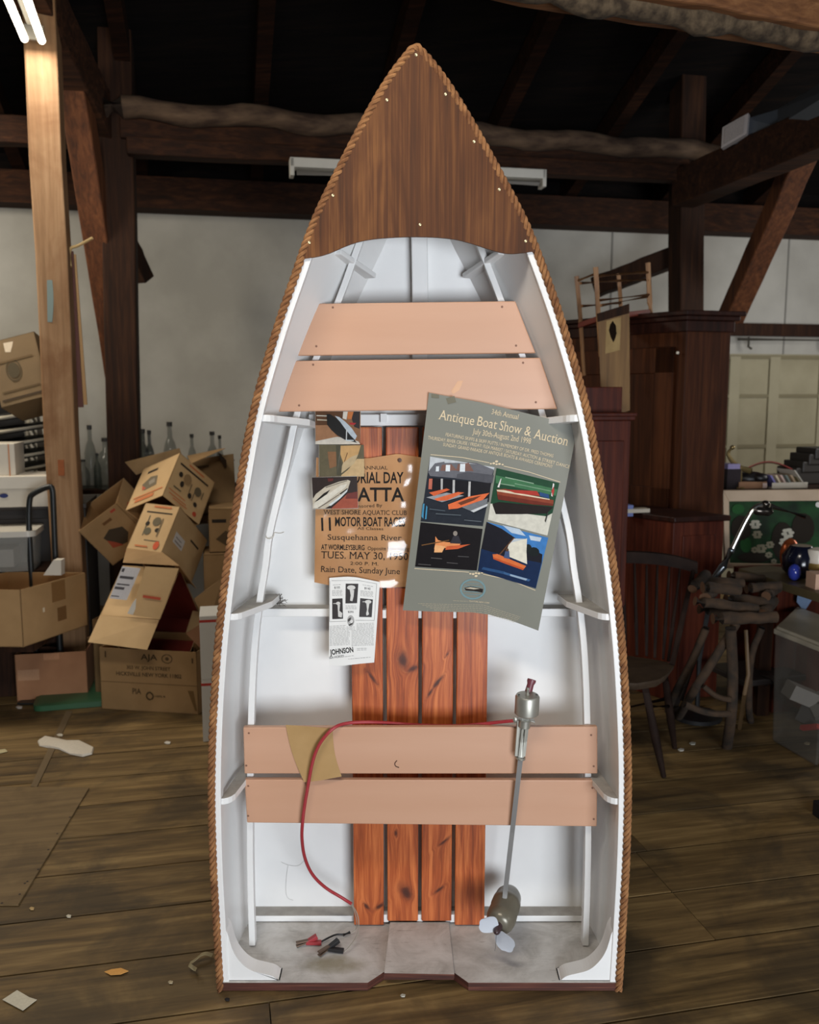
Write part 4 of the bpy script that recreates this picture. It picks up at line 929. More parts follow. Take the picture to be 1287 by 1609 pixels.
# ================================================================ left: cartons, chairs, bottles
def kraft(n, c, c2, rough=.8): return plain(n, c, rough, c2=c2, scale=5, bump=.06, bscale=26)
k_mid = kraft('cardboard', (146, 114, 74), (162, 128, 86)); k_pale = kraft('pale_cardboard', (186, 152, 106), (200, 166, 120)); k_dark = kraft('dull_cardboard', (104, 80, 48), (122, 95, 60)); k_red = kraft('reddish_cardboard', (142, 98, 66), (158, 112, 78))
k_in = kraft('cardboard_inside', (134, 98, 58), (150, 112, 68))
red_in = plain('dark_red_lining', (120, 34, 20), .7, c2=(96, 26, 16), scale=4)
BLK, RED_, ORG_ = (52, 44, 36), (188, 92, 60), (200, 120, 76)
class Carton:
    TH = .004
    def __init__(s, label, o, a, b, c, mat, open_=(), inside=None, name='cardboard_box', group='cardboard cartons heaped on the left'):
        s.o, s.a, s.b, s.c = V(o), V(a), V(b), V(c); s.mat = mat
        vs = [s.o + s.a * i + s.b * j + s.c * k for i in (0, 1) for j in (0, 1) for k in (0, 1)]
        base = sum(vs, V((0, 0, 0))) / 8; base.z = min(v.z for v in vs)
        s.root = thing(name, base, label, 'box', group); m = MB()
        E = {'ab': (s.a, s.b, s.c), 'bc': (s.b, s.c, s.a), 'ac': (s.a, s.c, s.b)}
        for pl, (e, f, g) in E.items():
            n = g.normalized() * s.TH
            for k in (0, 1):
                if pl + str(k) in open_: continue
                m.par(s.o + (g - n) * k, e, f, n)
        s.E = E; mats = [mat]
        if inside:
            mats.append(inside); m.m = 1
            for pl, (e, f, g) in E.items():
                n = g.normalized()
                for k in (0, 1):
                    if pl + str(k) in open_: continue
                    m.par(s.o + (g - n * (s.TH + .001)) * k + (n * s.TH if k == 0 else V()) + e * .01 + f * .01, e * .98, f * .98, n * .0008)
        s.body = m.build('carton_body', mats, s.root)
    def pt(s, face, u, v, lift=.001):
        e, f, g = s.E[face[:2]]; n = g.normalized(); k = int(face[2])
        return s.o + e * u + f * v + (g + n * lift if k else n * -lift)
    def mark(s, face, shapes, name='printing', base=.0012, label=None):
        cols = []; m = MB()
        for i, (c, pts) in enumerate(shapes):
            if c not in cols: cols.append(c)
            m.m = cols.index(c); m.add([s.pt(face, u, v, base + .0003 * (i % 12)) for u, v in pts], [tuple(range(len(pts)))])
        o = m.build(name, [ink(c, .75) for c in cols], s.root)
        if label: o['label'] = label
        return o
    def words(s, face, items, col=BLK, swap=False):
        for t, p0, p1, h, up in items:
            m = MB(); vs, fs, w = letters(t, False, .015)
            m.add([s.pt(face, p0[0] + (p1[0] - p0[0]) * x / w + up[0] * h * y / .69, p0[1] + (p1[1] - p0[1]) * x / w + up[1] * h * y / .69, .0015) for x, y in vs], fs)
            m.build('lettering', ink(col, .75), s.root)
    def flap(s, p, q, r, s4=None, mat=None):
        p, q, r = V(p), V(q), V(r); t = V(s4) if s4 is not None else p + (r - q); n = (q - p).cross(r - q).normalized() * .003
        m = MB(); m.prism([p, q, r, t], n); return m.build('flap', mat or s.mat, s.root)
def D_(px, py, d): return at(px, py, CAM.y + d)
def rect(u0, v0, u1, v1): return [(u0, v0), (u1, v0), (u1, v1), (u0, v1)]
def pb4(pts, d): return [D_(x, y, d) for x, y in pts]

# A: printed moving carton on top of the heap; a = up edge, b = left-down edge, c = right-down edge
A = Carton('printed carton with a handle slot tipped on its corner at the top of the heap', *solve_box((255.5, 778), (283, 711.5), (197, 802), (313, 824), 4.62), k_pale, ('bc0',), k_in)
A.mark('ab0', [(BLK, rect(.78, .50, .84, .78)), ((120, 108, 88), [(.38, .35), (.62, .42), (.66, .62), (.52, .80), (.34, .66)]), ((188, 96, 72), [(.38, .62), (.50, .78), (.36, .72)]), ((150, 140, 124), [(.46, .42), (.58, .48), (.54, .62), (.44, .56)]), (ORG_, rect(.20, .10, .23, .88)), (ORG_, rect(.09, .30, .17, .80))])
A.mark('ac0', [(BLK, rect(.80, .10, .84, .88)), (ORG_, rect(.90, .30, .94, .72)), ((104, 92, 70), rect(.30, .14, .33, .34)), (BLK, ell(.62, .20, .06, .05, 8)), (BLK, ell(.46, .30, .07, .05, 8)), ((150, 120, 84), ell(.62, .38, .12, .10, 10)), (BLK, ell(.36, .55, .06, .05, 8)), ((104, 92, 70), ell(.55, .70, .10, .09, 10)), (BLK, ell(.28, .74, .05, .05, 8)), ((110, 96, 74), rect(.40, .50, .60, .52)), ((110, 96, 74), rect(.30, .62, .50, .64)), ((104, 92, 70), rect(.45, .82, .62, .84))])
A.mark('ac0', [(ORG_, rect(.20, .06, .22, .50)), (ORG_, rect(.13, .10, .15, .56)), (ORG_, rect(.08, .22, .10, .60)), ((190, 80, 52), ell(.10, .80, .05, .05, 10))], base=.002)
# B: open carton lying left
Bx = Carton('open carton lying on its side left of the printed top carton', *solve_box((182.5, 791), (194.5, 751), (123, 835), (236, 846), 4.78), k_mid, ('ab0',), k_in)
Bx.mark('bc0', [((112, 78, 46), rect(.30, .16, .52, .22)), ((70, 58, 44), [(.25, .45), (.50, .34), (.72, .42), (.66, .72), (.40, .78), (.24, .62)]), ((160, 74, 50), [(.60, .62), (.70, .50), (.72, .70), (.50, .78)]), ((176, 74, 56), rect(.10, .05, .22, .10)), ((160, 84, 60), rect(.40, .90, .60, .95))])
Bx.mark('ac0', [(RED_, rect(.25, .25, .40, .70))])
# C: printed carton below the top one
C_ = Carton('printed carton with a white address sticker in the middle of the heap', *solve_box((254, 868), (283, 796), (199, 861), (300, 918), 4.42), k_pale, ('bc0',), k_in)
C_.mark('ab0', [(BLK, rect(.80, .12, .83, .86)), ((104, 96, 76), rect(.20, .18, .22, .62)), ((110, 100, 80), rect(.30, .70, .74, .73)), (BLK, ell(.56, .70, .05, .06, 8)), (BLK, ell(.44, .36, .05, .07, 8)), ((110, 98, 76), ell(.62, .46, .10, .12, 10)), ((104, 96, 76), ell(.40, .62, .08, .10, 10)), ((120, 104, 80), rect(.30, .30, .70, .33)), (ORG_, rect(.92, .20, .96, .70)), ((206, 92, 60), ell(.12, .22, .09, .08, 10)), (ORG_, rect(.06, .45, .09, .80))])
C_.mark('ac0', [((214, 206, 198), rect(.34, .14, .56, .44)), ((150, 140, 132), rect(.38, .18, .41, .40)), ((130, 122, 116), rect(.46, .18, .48, .36))], 'address_sticker', label='white address sticker')
C_.mark('ac0', [(BLK, rect(.66, .56, .70, .84))])
C_.flap(C_.o + C_.b, C_.o, D_(281, 889, 4.36), D_(193, 884, 4.36), k_mid)
C_.flap(C_.o + C_.c, C_.o, D_(281, 889, 4.36), D_(308, 925, 4.5), k_mid)
# D: open carton with red lining, sheet flaps and shipping label
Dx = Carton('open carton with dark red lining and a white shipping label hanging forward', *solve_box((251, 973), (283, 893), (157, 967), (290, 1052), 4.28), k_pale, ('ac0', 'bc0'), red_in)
Dx.flap(D_(157, 967, 4.30), D_(250, 974, 4.27), D_(231, 1021, 4.2), D_(138, 1009, 4.22))
Dx.flap(D_(228, 890, 4.26), D_(281, 893, 4.26), D_(251, 973, 4.2), D_(206, 966, 4.2))
sh = lambda u, v: D_(192 + (221 - 192) * u - (20 + 2 * u) * v, 890 + 3 * u + (50 - 0) * v, 4.285 - .0 * v)
m = MB(); m.sheet(sh, 2, 2, (0, .001, 0)); o = m.build('shipping_label', ink((226, 222, 222), .5), Dx.root); o['label'] = 'white shipping label'
m = MB()
for v0, v1, u0, u1 in ((.05, .16, .06, .2), (.28, .36, .1, .86), (.52, .56, .1, .8), (.62, .70, .06, .6), (.9, .93, .05, .5)): m.add([sh(u, v) - V((0, .002, 0)) for u, v in rect(u0, v0, u1, v1)], [(0, 1, 2, 3)])
m.build('lettering', ink((96, 92, 94), .6), Dx.root)
m = MB(); m.add([D_(x, y, 4.195) for x, y in [(225, 935), (253, 939), (252, 943), (224, 939)]], [(0, 1, 2, 3)]); m.build('printing', ink((204, 96, 70), .7), Dx.root)
m = MB(); m.add([D_(x, y, 4.19) for x, y in [(208, 948), (214, 940), (213, 956), (209, 966), (200, 964)]], [(0, 1, 2, 3, 4)]); m.build('packing_tape', plain('shiny_tape', (232, 226, 214), .12), Dx.root)
# E: upright lettered carton on the floor in front
e0, e1 = flo(160, 1114), flo(312, 1123); eu = (e1 - e0); en = V((-eu.y, eu.x, 0)).normalized(); 
zt_e = D_(240, 1021, (e0.y + e1.y) / 2 - CAM.y).z
Ex = Carton('upright carton with a printed street address standing on the floor', e0, eu, Z * zt_e, en * .34, k_mid, ('ac1',), k_in)
c_in = Ex
Ex.words('ab0', [('AJA', (.43, .84), (.60, .84), .09, (0, 1)), ('303 W. JOHN STREET', (.28, .68), (.73, .68), .055, (0, 1)), ('HICKSVILLE NEW YORK 11802', (.17, .57), (.84, .57), .06, (0, 1)), ('PIA', (.33, .28), (.42, .28), .09, (0, 1)), ('100% R', (.56, .245), (.67, .245), .03, (0, 1))], (70, 54, 34))
rgo = lambda cx, cy, rx, ry, k=.82, n=20: [[(cx + rx * math.cos(2 * PI * i / n), cy + ry * math.sin(2 * PI * i / n)), (cx + rx * math.cos(2 * PI * (i + 1) / n), cy + ry * math.sin(2 * PI * (i + 1) / n)), (cx + k * rx * math.cos(2 * PI * (i + 1) / n), cy + k * ry * math.sin(2 * PI * (i + 1) / n)), (cx + k * rx * math.cos(2 * PI * i / n), cy + k * ry * math.sin(2 * PI * i / n))] for i in range(n)]
Ex.mark('ab0', [((84, 66, 42), q) for q in rgo(.70, .87, .055, .075)] + [((84, 66, 42), q) for q in rgo(.51, .26, .042, .07, .6)] + [((90, 70, 46), ell(.70, .87, .02, .03, 8)), ((110, 84, 52), rect(0, .455, 1, .462)), ((80, 60, 38), rect(.06, .85, .075, .95)), ((80, 60, 38), rect(.95, .82, .965, .9)), ((120, 92, 56), [(.90, .38), (.96, .38), (.99, .06), (.97, .06)])])
Ex.flap(Ex.pt('ac1', .62, 1, 0), Ex.pt('ac1', .98, 1, 0), Ex.pt('ac1', .92, 1, 0) + Z * .10 + en * .05, Ex.pt('ac1', .66, 1, 0) + Z * .11 + en * .05, k_pale)
# F: plain carton just behind its left edge
f0 = flo(146, 1100); Fx = Carton('plain carton squeezed between the upright lettered carton and the reddish carton', f0 + en * .03, eu.normalized() * .20, Z * .43, en * .3, k_dark, ('ac1',))
Fx.mark('ab0', [((84, 64, 40), q) for q in rgo(.35, .22, .16, .07, .7)])
# G: open carton at the right of the heap with raised flaps, partly behind the boat
g = solve_box((310, 1022), (300, 990), (360, 985), (330, 1060), 4.55)
Gx = Carton('open carton with raised flaps half hidden behind the left side of the boat', D_(306, 1030, 4.5) + V((0, 0, 0)), V((.34, .10, .16)), V((-.1, .34, 0)), V((.1, .05, -.24)), k_mid, ('ab0',), k_in)
Gx.flap(D_(305, 941, 4.55), D_(352, 906, 4.65), D_(366, 945, 4.7), D_(325, 985, 4.55), k_mid)
Gx.flap(D_(292, 995, 4.45), D_(345, 962, 4.5), D_(356, 1010, 4.5), D_(318, 1022, 4.45), k_red)
m = MB(); m.add([D_(x, y, 4.44) for x, y in [(323, 992), (342, 979), (345, 993), (335, 1000)]], [(0, 1, 2, 3)]); m.build('address_sticker', ink((216, 210, 200)), Gx.root)
# H, I: upright cartons behind
h0 = D_(329, 868, 4.75); Hx = Carton('carton with a slotted handle standing behind the printed cartons', h0, U * .36, Z * (D_(329, 800, 4.75).z - h0.z), N * .3, k_mid, (), None)
Hx.mark('ab0', [(BLK, rect(.05, .68, .26, .76)), ((90, 72, 50), [(.1, .3), (.25, .5), (.4, .3), (.3, .1)])])
h1_ = D_(321, 935, 4.7); H2 = Carton('small carton standing under the carton with the slotted handle', h1_, U * .33, Z * (D_(321, 872, 4.7).z - h1_.z), N * .28, k_mid)
I0 = D_(283, 812, 5.05); Ix = Carton('large open carton with a round printed mark at the back of the heap', I0 + V((0, 0, -.05)), (D_(372, 800, 5.05) - I0), Z * .36 + V((-.03, .1, 0)), N * .36 + V((0, 0, -.06)), k_dark, ('ac1',), k_in)
Ix.mark('ab0', [((74, 58, 38), q) for q in rgo(.32, .40, .13, .16, .55)] + [((80, 62, 40), rect(.1, .10, .9, .13)), ((70, 54, 34), rect(.05, .84, .55, .88))])
Ix.flap(D_(294, 716, 5.1), D_(342, 706, 5.15), D_(354, 704, 5.0), D_(300, 728, 4.95), k_mid)
Ix.flap(D_(343, 711, 5.15), D_(369, 723, 5.3), D_(354, 736, 5.1), D_(347, 722, 5.05), plain('dark_flap', (66, 46, 28), .8))
Ix.flap(D_(196, 726, 5.15), D_(282, 704, 5.2), D_(286, 716, 5.1), D_(214, 746, 5.05), k_dark)
# J: carton with a globe mark lying on the chair stack
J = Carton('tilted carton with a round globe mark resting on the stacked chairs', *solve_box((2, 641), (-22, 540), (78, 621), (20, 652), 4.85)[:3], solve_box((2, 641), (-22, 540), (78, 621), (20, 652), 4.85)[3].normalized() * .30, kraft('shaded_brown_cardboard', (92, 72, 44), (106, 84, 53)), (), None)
J.mark('ab0', [((74, 62, 42), q) for q in rgo(.50, .42, .17, .16, .86)] + [((70, 60, 42), ell(.5, .42, .12, .12, 16)), ((92, 72, 46), rect(.64, .14, .67, .86)), ((84, 66, 42), rect(.19, .10, .215, .88)), ((60, 46, 30), rect(.07, .06, .10, 1.0))])
J.mark('ab0', [((188, 172, 150), [(.80, .34), (.94, .34), (.93, .54), (.86, .50), (.78, .44)])], 'torn_label', label='torn white label')
# K: big open carton at the left edge, L: reddish carton on the floor
def yaw_box(c0, ang, sx, sy, sz): 
    a = V((math.cos(ang), math.sin(ang), 0)); b = V((-math.sin(ang), math.cos(ang), 0)); return c0, a * sx, b * sy, Z * sz
k0 = D_(37, 1017, 4.18); kz = D_(37, 927, 4.18).z - k0.z
ka = V((-.42, .02, 0)); kb = V((.16, .42, 0))
Kx = Carton('big open carton at the left edge perched above the reddish carton', k0, ka, kb, Z * kz, k_mid, ('ab1',), k_in)
Kx.mark('bc0', [((126, 92, 54), rect(.45, .62, .66, .98)), ((112, 80, 46), rect(.52, .25, .66, .5)), ((210, 190, 160), rect(.30, .5, .33, .58))])
l0, l1 = flo(27, 1105), flo(139, 1098); lz = D_(27, 1029, l0.y - CAM.y).z; lu = l1 - l0; ln_ = V((-lu.y, lu.x, 0)).normalized()
Lx = Carton('reddish open carton standing on the floor below the big carton', l0, lu, ln_ * .30, Z * lz, k_red, ('ab1',), k_in)
Lx.mark('ac0', [((176, 134, 102), rect(.03, .46, .33, .68))], 'packing_tape', label='strip of clear packing tape'); Lx.mark('ac0', [((178, 130, 96), rect(.40, .86, .62, .99))], 'packing_tape', label='strip of clear packing tape')
# support under the big carton: a low dark bench
bn = MB(); bz = k0.z - .006; bx = D_(-30, 1000, 4.5)
c_ = V((bx.x - .05, bx.y, 0))
bt = thing('low_bench', c_, 'low dark bench carrying the big open carton at the left edge', 'bench')
m = MB(); m.box(c_ + Z * (bz - .02), (.85, .5, .04)); m.build('bench_top', m_darkpost, bt)
for sx in (-.38, .38):
    for sy in (-.2, .2): m = MB(); m.box(c_ + V((sx if sx < 0 else .12, sy, (bz - .04) / 2)), (.05, .05, bz - .04)); m.build('leg', m_darkpost, bt)
# green plastic lid on the floor under the cartons
gc = flo(108, 1106); m = MB()
def rr(cx, cy, w, h, r, z, ang=0, n=5):
    pts = []
    for sx, sy, a0 in ((1, 1, 0), (-1, 1, 90), (-1, -1, 180), (1, -1, 270)):
        for k in range(n + 1): a = math.radians(a0 + 90 * k / n); pts.append((sx * (w / 2 - r) + r * math.cos(a), sy * (h / 2 - r) + r * math.sin(a)))
    return [V((cx + x * math.cos(ang) - y * math.sin(ang), cy + x * math.sin(ang) + y * math.cos(ang), z)) for x, y in pts]
ga = flo(52, 1117); gb = flo(160, 1108); gm = (ga + gb) / 2; gang = math.atan2((gb - ga).y, (gb - ga).x); gw = (gb - ga).length
gcx, gcy = gm.x - math.sin(gang) * .22 + .05, gm.y + math.cos(gang) * .22
m.loft([rr(gcx, gcy, gw + .1, .46, .05, .001, gang), rr(gcx, gcy, gw + .1, .46, .05, .028, gang), rr(gcx, gcy, gw + .06, .42, .04, .036, gang)])
tag(m.build('plastic_cover', plain('green_plastic', (52, 92, 62), .4), smooth=True), 'green plastic storage lid lying on the floor under the cartons', 'lid')

# white postal boxes beside the boat
m_pbox = plain('white_card', (196, 192, 184), .7); pz = 0.0
for i, (lab, h, dz) in enumerate((('lower white postal box standing on the floor behind the boat edge', .30, 0), ('upper white postal box with a red stripe stacked behind the boat edge', .30, .301))):
    q = flo(326, 1166); t = thing('postal_box', V((q.x - .02, q.y + .1, dz)), lab, 'box', 'white postal boxes behind the boat')
    m = MB(); m.par(V((q.x - .02, q.y, dz)), U * .3, N * .2, Z * h); m.build('box_body', m_pbox, t, bevel=.002)
    m = MB(); m.par(V((q.x - .021, q.y - .001, dz + h - .03)), U * .302, N * .202, Z * .012); o = m.build('stripe', ink((176, 58, 48)), t); o['label'] = 'red stripe'
# ---- pile on the far left: dark cabinet, white boxes, bin, hand truck, chairs
cz = D_(40, 798, 4.75).z
cb = D_(20, 800, 4.75); cab0 = V((cb.x - .62, cb.y + .02, 0))
t = thing('dark_cabinet', cab0 + V((.4, .2, 0)), 'dark low cabinet under the white archive boxes at the left edge', 'cabinet')
m = MB(); m.par(cab0, U * .95, N * .42, Z * (cz - .03)); m.build('cabinet_body', plain('black_brown', (30, 22, 16), .6), t)
m = MB(); m.par(cab0 - N * .015 + Z * (cz - .03) - U * .01, U * .97, N * .44, Z * .03); m.build('cabinet_top', plain('black_brown_top', (40, 30, 22), .5), t, bevel=.004)
for k in range(2): m = MB(); m.par(cab0 + U * (.03 + .46 * k) - N * .008 + Z * .08, U * .43, N * .01, Z * (cz - .16)); m.build('door', plain('dark_door', (36, 26, 18), .55), t, bevel=.003)
m_wbox = plain('white_archive_card', (186, 178, 164), .75)
w0 = D_(-30, 798, 4.74); w1 = D_(80, 796, 4.74); wz = D_(40, 750, 4.74).z - cz
t = thing('archive_box', V((w0.x + .2, w0.y + .15, cz)), 'long white archive box lying on the dark cabinet', 'box')
m = MB(); m.par(V((w0.x, w0.y, cz)), U * (w1 - w0).length, N * .3, Z * wz); m.build('box_body', m_wbox, t, bevel=.003)
m = MB(); m.par(V((w0.x, w0.y, cz)) - N * .004 - U * .004 + Z * wz * .60, U * ((w1 - w0).length + .008), N * .308, Z * wz * .41); m.build('box_lid', plain('white_lid', (196, 188, 174), .7), t, bevel=.003)
e_ = D_(6, 779, 4.728); m = MB(); m.add([e_ + U * (.022 * math.cos(2 * PI * k / 16)) + Z * (.012 * math.sin(2 * PI * k / 16)) for k in range(16)], [tuple(range(16))]); o = m.build('blue_mark', ink((44, 52, 96)), t)
q0 = D_(-24, 751, 4.8); q1 = D_(22, 751, 4.8); qz = D_(0, 698, 4.8).z - (cz + wz)
t = thing('archive_box', V((q0.x + .1, q0.y + .1, cz + wz)), 'white archive box standing upright on the long white box', 'box')
m = MB(); m.par(V((q0.x, q0.y, cz + wz + .001)), U * (q1 - q0).length, N * .24, Z * qz); m.build('box_body', m_wbox, t, bevel=.003)
m = MB(); m.par(V((q1.x, q1.y, cz + wz + .001)) - U * .022 - N * .001, U * .006, N * .002, Z * qz); m.build('stripe', ink((186, 124, 84)), t)
# clear storage bin on the bench
bnz = bz; bb = D_(-30, 902, 4.55)
stand = thing('wooden_crate', V((bb.x + .05, bb.y + .16, 0)), 'dark wooden crate under the clear bin at the left edge', 'crate')
m = MB(); crz = D_(0, 902, 4.55).z; m.par(V((bb.x - .2, bb.y + .01, 0)), U * .55, N * .3, Z * crz); m.build('crate_body', m_darkpost, stand)
t = thing('storage_bin', V((bb.x + .08, bb.y + .15, crz)), 'small clear plastic bin with a white lid at the left edge', 'storage bin')
bw = D_(40, 900, 4.55).x - bb.x + .1; bh = D_(0, 846, 4.55).z - crz
m = MB(); m.loft([rr(bb.x - .1 + bw / 2, bb.y + .16, bw * .92, .24, .03, crz + .002, PHI), rr(bb.x - .1 + bw / 2, bb.y + .16, bw, .28, .04, crz + bh, PHI)]); m.build('bin_body', clear('cloudy_plastic', (170, 168, 160), .45, .25), t, smooth=True)
m = MB(); m.loft([rr(bb.x - .1 + bw / 2, bb.y + .16, bw + .02, .3, .04, crz + bh, PHI), rr(bb.x - .1 + bw / 2, bb.y + .16, bw + .02, .3, .04, crz + bh + .03, PHI)]); m.build('bin_lid', plain('white_plastic_lid', (190, 184, 172), .4), t, smooth=True)
m = MB(); m.box((bb.x - .1 + bw * .4, bb.y + .16, crz + bh * .35), (bw * .5, .16, bh * .5), PHI); m.build('bin_contents', plain('papers_in_bin', (150, 146, 138), .8), t)
# white foam block leaning behind the pale post
m = MB(); m.prism([D_(68, 904, 4.5), D_(84, 880, 4.5), D_(96, 880, 4.5), D_(96, 904, 4.5)], (0, .05, 0)); tag(m.build('foam_block', plain('white_foam', (200, 192, 178), .85)), 'white foam block lying behind the big carton by the pale post', 'block')
# black tube handle of a hand truck
hd_ = 4.62; b0_ = D_(47, 905, hd_)
t = thing('hand_truck', V((D_(66, 905, hd_).x, D_(66, 905, hd_).y, 0)), 'hand truck with a black tube handle standing beside the pale post', 'hand truck')
pts = [V((D_(50, 905, hd_).x, b0_.y, 0)), D_(48, 880, hd_), D_(45, 820, hd_), D_(46, 785, hd_), D_(50, 776, hd_), D_(78, 763, hd_), D_(83, 768, hd_), D_(84, 800, hd_), D_(88, 900, hd_), V((D_(88, 905, hd_).x, b0_.y, 0))]
m = MB(); m.tube(chaikin(pts, 2), .015, 10); m.build('handle_frame', plain('black_tube', (34, 36, 36), .4, .2), t, smooth=True)
for zz in (.5, .28): m = MB(); m.tube([D_(47, 880, hd_) * 0 + V((pts[0].x, b0_.y, zz)), V((pts[-1].x, b0_.y, zz))], .012, 8); m.build('crossbar', plain('black_tube', (34, 36, 36), .4), t, smooth=True)
m = MB(); m.box((D_(68, 905, hd_).x, b0_.y - .07, .012), (.22, .16, .008)); m.build('toe_plate', plain('black_tube', (34, 36, 36), .4), t)
# stacking chairs
m_chrome = plain('dull_chrome', (205, 196, 176), .25, .35); m_vinyl = plain('black_vinyl', (32, 30, 28), .5)
cr = D_(14, 760, 5.4); stand_z = .62
pl_t = thing('wooden_platform', V((cr.x, cr.y + .25, 0)), 'dark wooden platform under the stacked chairs', 'platform')
m = MB(); m.box(V((cr.x, cr.y + .27, .31)), (.56, .6, .618), PHI); m.build('platform_body', m_darkpost, pl_t)
chs = []
root = thing('stacking_chair', (0, 0, 0), 'chrome-framed stacking chair lowest in the tilted stack', 'chair', 'stacked chrome chairs at the left edge')
m = MB(); m.loft([rr(0, 0, .40, .40, .06, .43, 0), rr(0, 0, .42, .42, .07, .445, 0), rr(0, 0, .40, .40, .06, .465, 0)]); m.build('seat', m_vinyl, root, smooth=True)
m = MB(); m.loft([[V((x * .2, .235 + .03 * abs(k), z)) for x, k in ((-1, 0), (-.5, .6), (0, 1), (.5, .6), (1, 0))] + [V((x * .2, .25 + .03 * abs(k), z)) for x, k in ((1, 0), (.5, .6), (0, 1), (-.5, .6), (-1, 0))] for z in (.60, .82)]); m.build('backrest', m_vinyl, root, smooth=True)
m = MB(); m.tube(chaikin([V((-.22, .2, .44)), V((-.225, -.16, .45)), V((-.205, -.232, .45)), V((0, -.24, .45)), V((.205, -.232, .45)), V((.225, -.16, .45)), V((.22, .2, .44))], 2), .011, 8)
for s_ in (-1, 1): m.tube(chaikin([V((.22 * s_, .1, .44)), V((.22 * s_, .20, .46)), V((.21 * s_, .25, .6)), V((.205 * s_, .27, .82))], 2), .011, 8)
m.build('seat_frame', m_chrome, root, smooth=True)
for sx in (-1, 1):
    for sy in (-1, 1): m = MB(); m.tube([V((.215 * sx, .16 * sy, .44)), V((.235 * sx, .21 * sy, .006))], .011, 8); m.build('leg', m_chrome, root, smooth=True)
labs = ['chrome-framed stacking chair lowest in the tilted stack', 'stacking chair second from the bottom of the tilted stack', 'stacking chair third from the bottom of the tilted stack', 'stacking chair third from the top of the tilted stack', 'stacking chair second from the top of the tilted stack', 'chrome-framed stacking chair on top of the tilted stack']
for k in range(6):
    loc = V((cr.x + .0, cr.y + .25, stand_z + .083 * k)); rot = (math.radians(-3), math.radians(-7), math.radians(48))
    if k == 0: root.location = loc; root.rotation_euler = rot; root['label'] = labs[0]
    else: dup(root, loc + V((.004 * k, 0, 0)), rot, labs[k])

# ---- shelf of empty bottles against the wall
sz = rp(190, 768, 6.75).z
s0 = rp(118, 768, 6.7); s1 = rp(378, 768, 6.7)
t = thing('bottle_table', V(((s0.x + s1.x) / 2, (s0.y + s1.y) / 2, 0)), 'dark table of glass bottles standing against the white wall', 'table')
m = MB(); m.par(V((s0.x, s0.y, sz - .03)) - U * .15, U * ((s1 - s0).length + .3), N * .36, Z * .03); m.build('table_top', m_darkpost, t)
for a in (0, (s1 - s0).length + .2):
    for n_ in (0, .3): m = MB(); m.par(V((s0.x, s0.y, 0)) + U * (a - .12) + N * n_, U * .05, N * .05, Z * (sz - .03)); m.build('leg', m_darkpost, t)
m_glass = clear('bottle_glass', (84, 90, 84), .4, .12); m_gd = clear('dark_bottle_glass', (50, 56, 52), .7, .06)
bl = [(140, 668, 'tall slim clear bottle beside the pale post', .042, m_glass), (152, 712, 'short dark bottle between the tall slim bottle and the round jug', .028, m_gd), (166, 688, 'round-shouldered clear jug left of the dark post', .075, m_glass), (178, 716, 'small clear bottle just left of the dark post', .035, m_glass), (224, 674, 'dark bottle immediately right of the dark post', .04, m_gd), (234, 676, 'second dark bottle right of the dark post', .035, m_gd), (266, 663, 'tall bottle with a dark stopper rising above the cartons', .05, m_glass), (301, 682, 'small narrow bottle right of the stoppered bottle', .035, m_glass), (333, 678, 'pair-end round bottle above the open carton flap', .045, m_glass), (345, 684, 'last small bottle next to the boat rope', .03, m_glass), (130, 722, 'low clear jar by the pale post', .045, m_glass)]
for x, yt, lab, rad, mt in bl:
    dd = 6.75 + R.uniform(-.05, .2); top = rp(x, yt, dd); base = V((top.x, top.y, sz)); h = max(.12, top.z - sz)
    t = thing('glass_bottle', base, lab, 'bottle', 'glass bottles on the table by the wall')
    m = MB(); m.lathe(base + Z * .001, Z, [(0, 0), (0, rad * .95), (.01, rad), (h * .55, rad), (h * .68, rad * .7), (h * .76, rad * .36), (h * .95, rad * .32), (h * .95, 0)], 14); m.build('bottle_body', mt, t, smooth=True)
    m = MB(); m.lathe(base + Z * h * .93, Z, [(0, rad * .36), (0, rad * .42), (h * .07, rad * .42), (h * .07, 0)], 10); m.build('cap', plain('dark_cap', (36, 34, 32), .5), t, smooth=True)

# ---- things on the pale post: tube light, cane, boards
t = thing('tube_light', D_(30, 10, 4.3), 'bright twin fluorescent tube light at the top left corner', 'lamp')
m_tube = emit('lit_tube', (255, 244, 222), 7.0)
pA, pB = D_(52, 62, 4.72), D_(8, -52, 3.7)
pdir = (pB - pA).normalized(); sd_ = pdir.cross(Z).normalized()
for k in (-1, 1): m = MB(); m.tube([pA + sd_ * (.04 * k), pB + sd_ * (.04 * k)], .019, 12); m.build('tube', m_tube, t, smooth=True)
m = MB(); m.beam(pA + Z * .085, pB + Z * .085, .05, .04); m.build('light_housing', plain('grey_enamel', (120, 116, 108), .6), t, bevel=.004)
for q in (pA, pB):
    m = MB(); m.beam(q + Z * .07 - pdir * .012, q + Z * .0 - pdir * .012, .10, .02, tuple(pdir)); m.build('lamp_holder', plain('grey_enamel', (120, 116, 108), .6), t)
lt = bpy.data.lights.new('tube_glow', 'AREA'); lt.shape = 'RECTANGLE'; lt.size = .14; lt.size_y = 1.1; lt.energy = 15; lt.color = (1, .95, .86)
lo = bpy.data.objects.new('tube_glow', lt); COL.objects.link(lo); lo.location = (pA + pB) / 2 - Z * .03
lo.rotation_euler = Matrix((sd_, pdir, sd_.cross(pdir))).transposed().to_euler()
lo.parent = t; lo.matrix_parent_inverse = Matrix.Translation(-t.location)
cn = thing('cane_chair_slat', D_(116, 640, pale.location.y - CAM.y + .12), 'thin reddish lath hanging behind the pale post beside the white wall', 'lath')
yb_ = pale.location.y + .09 - CAM.y
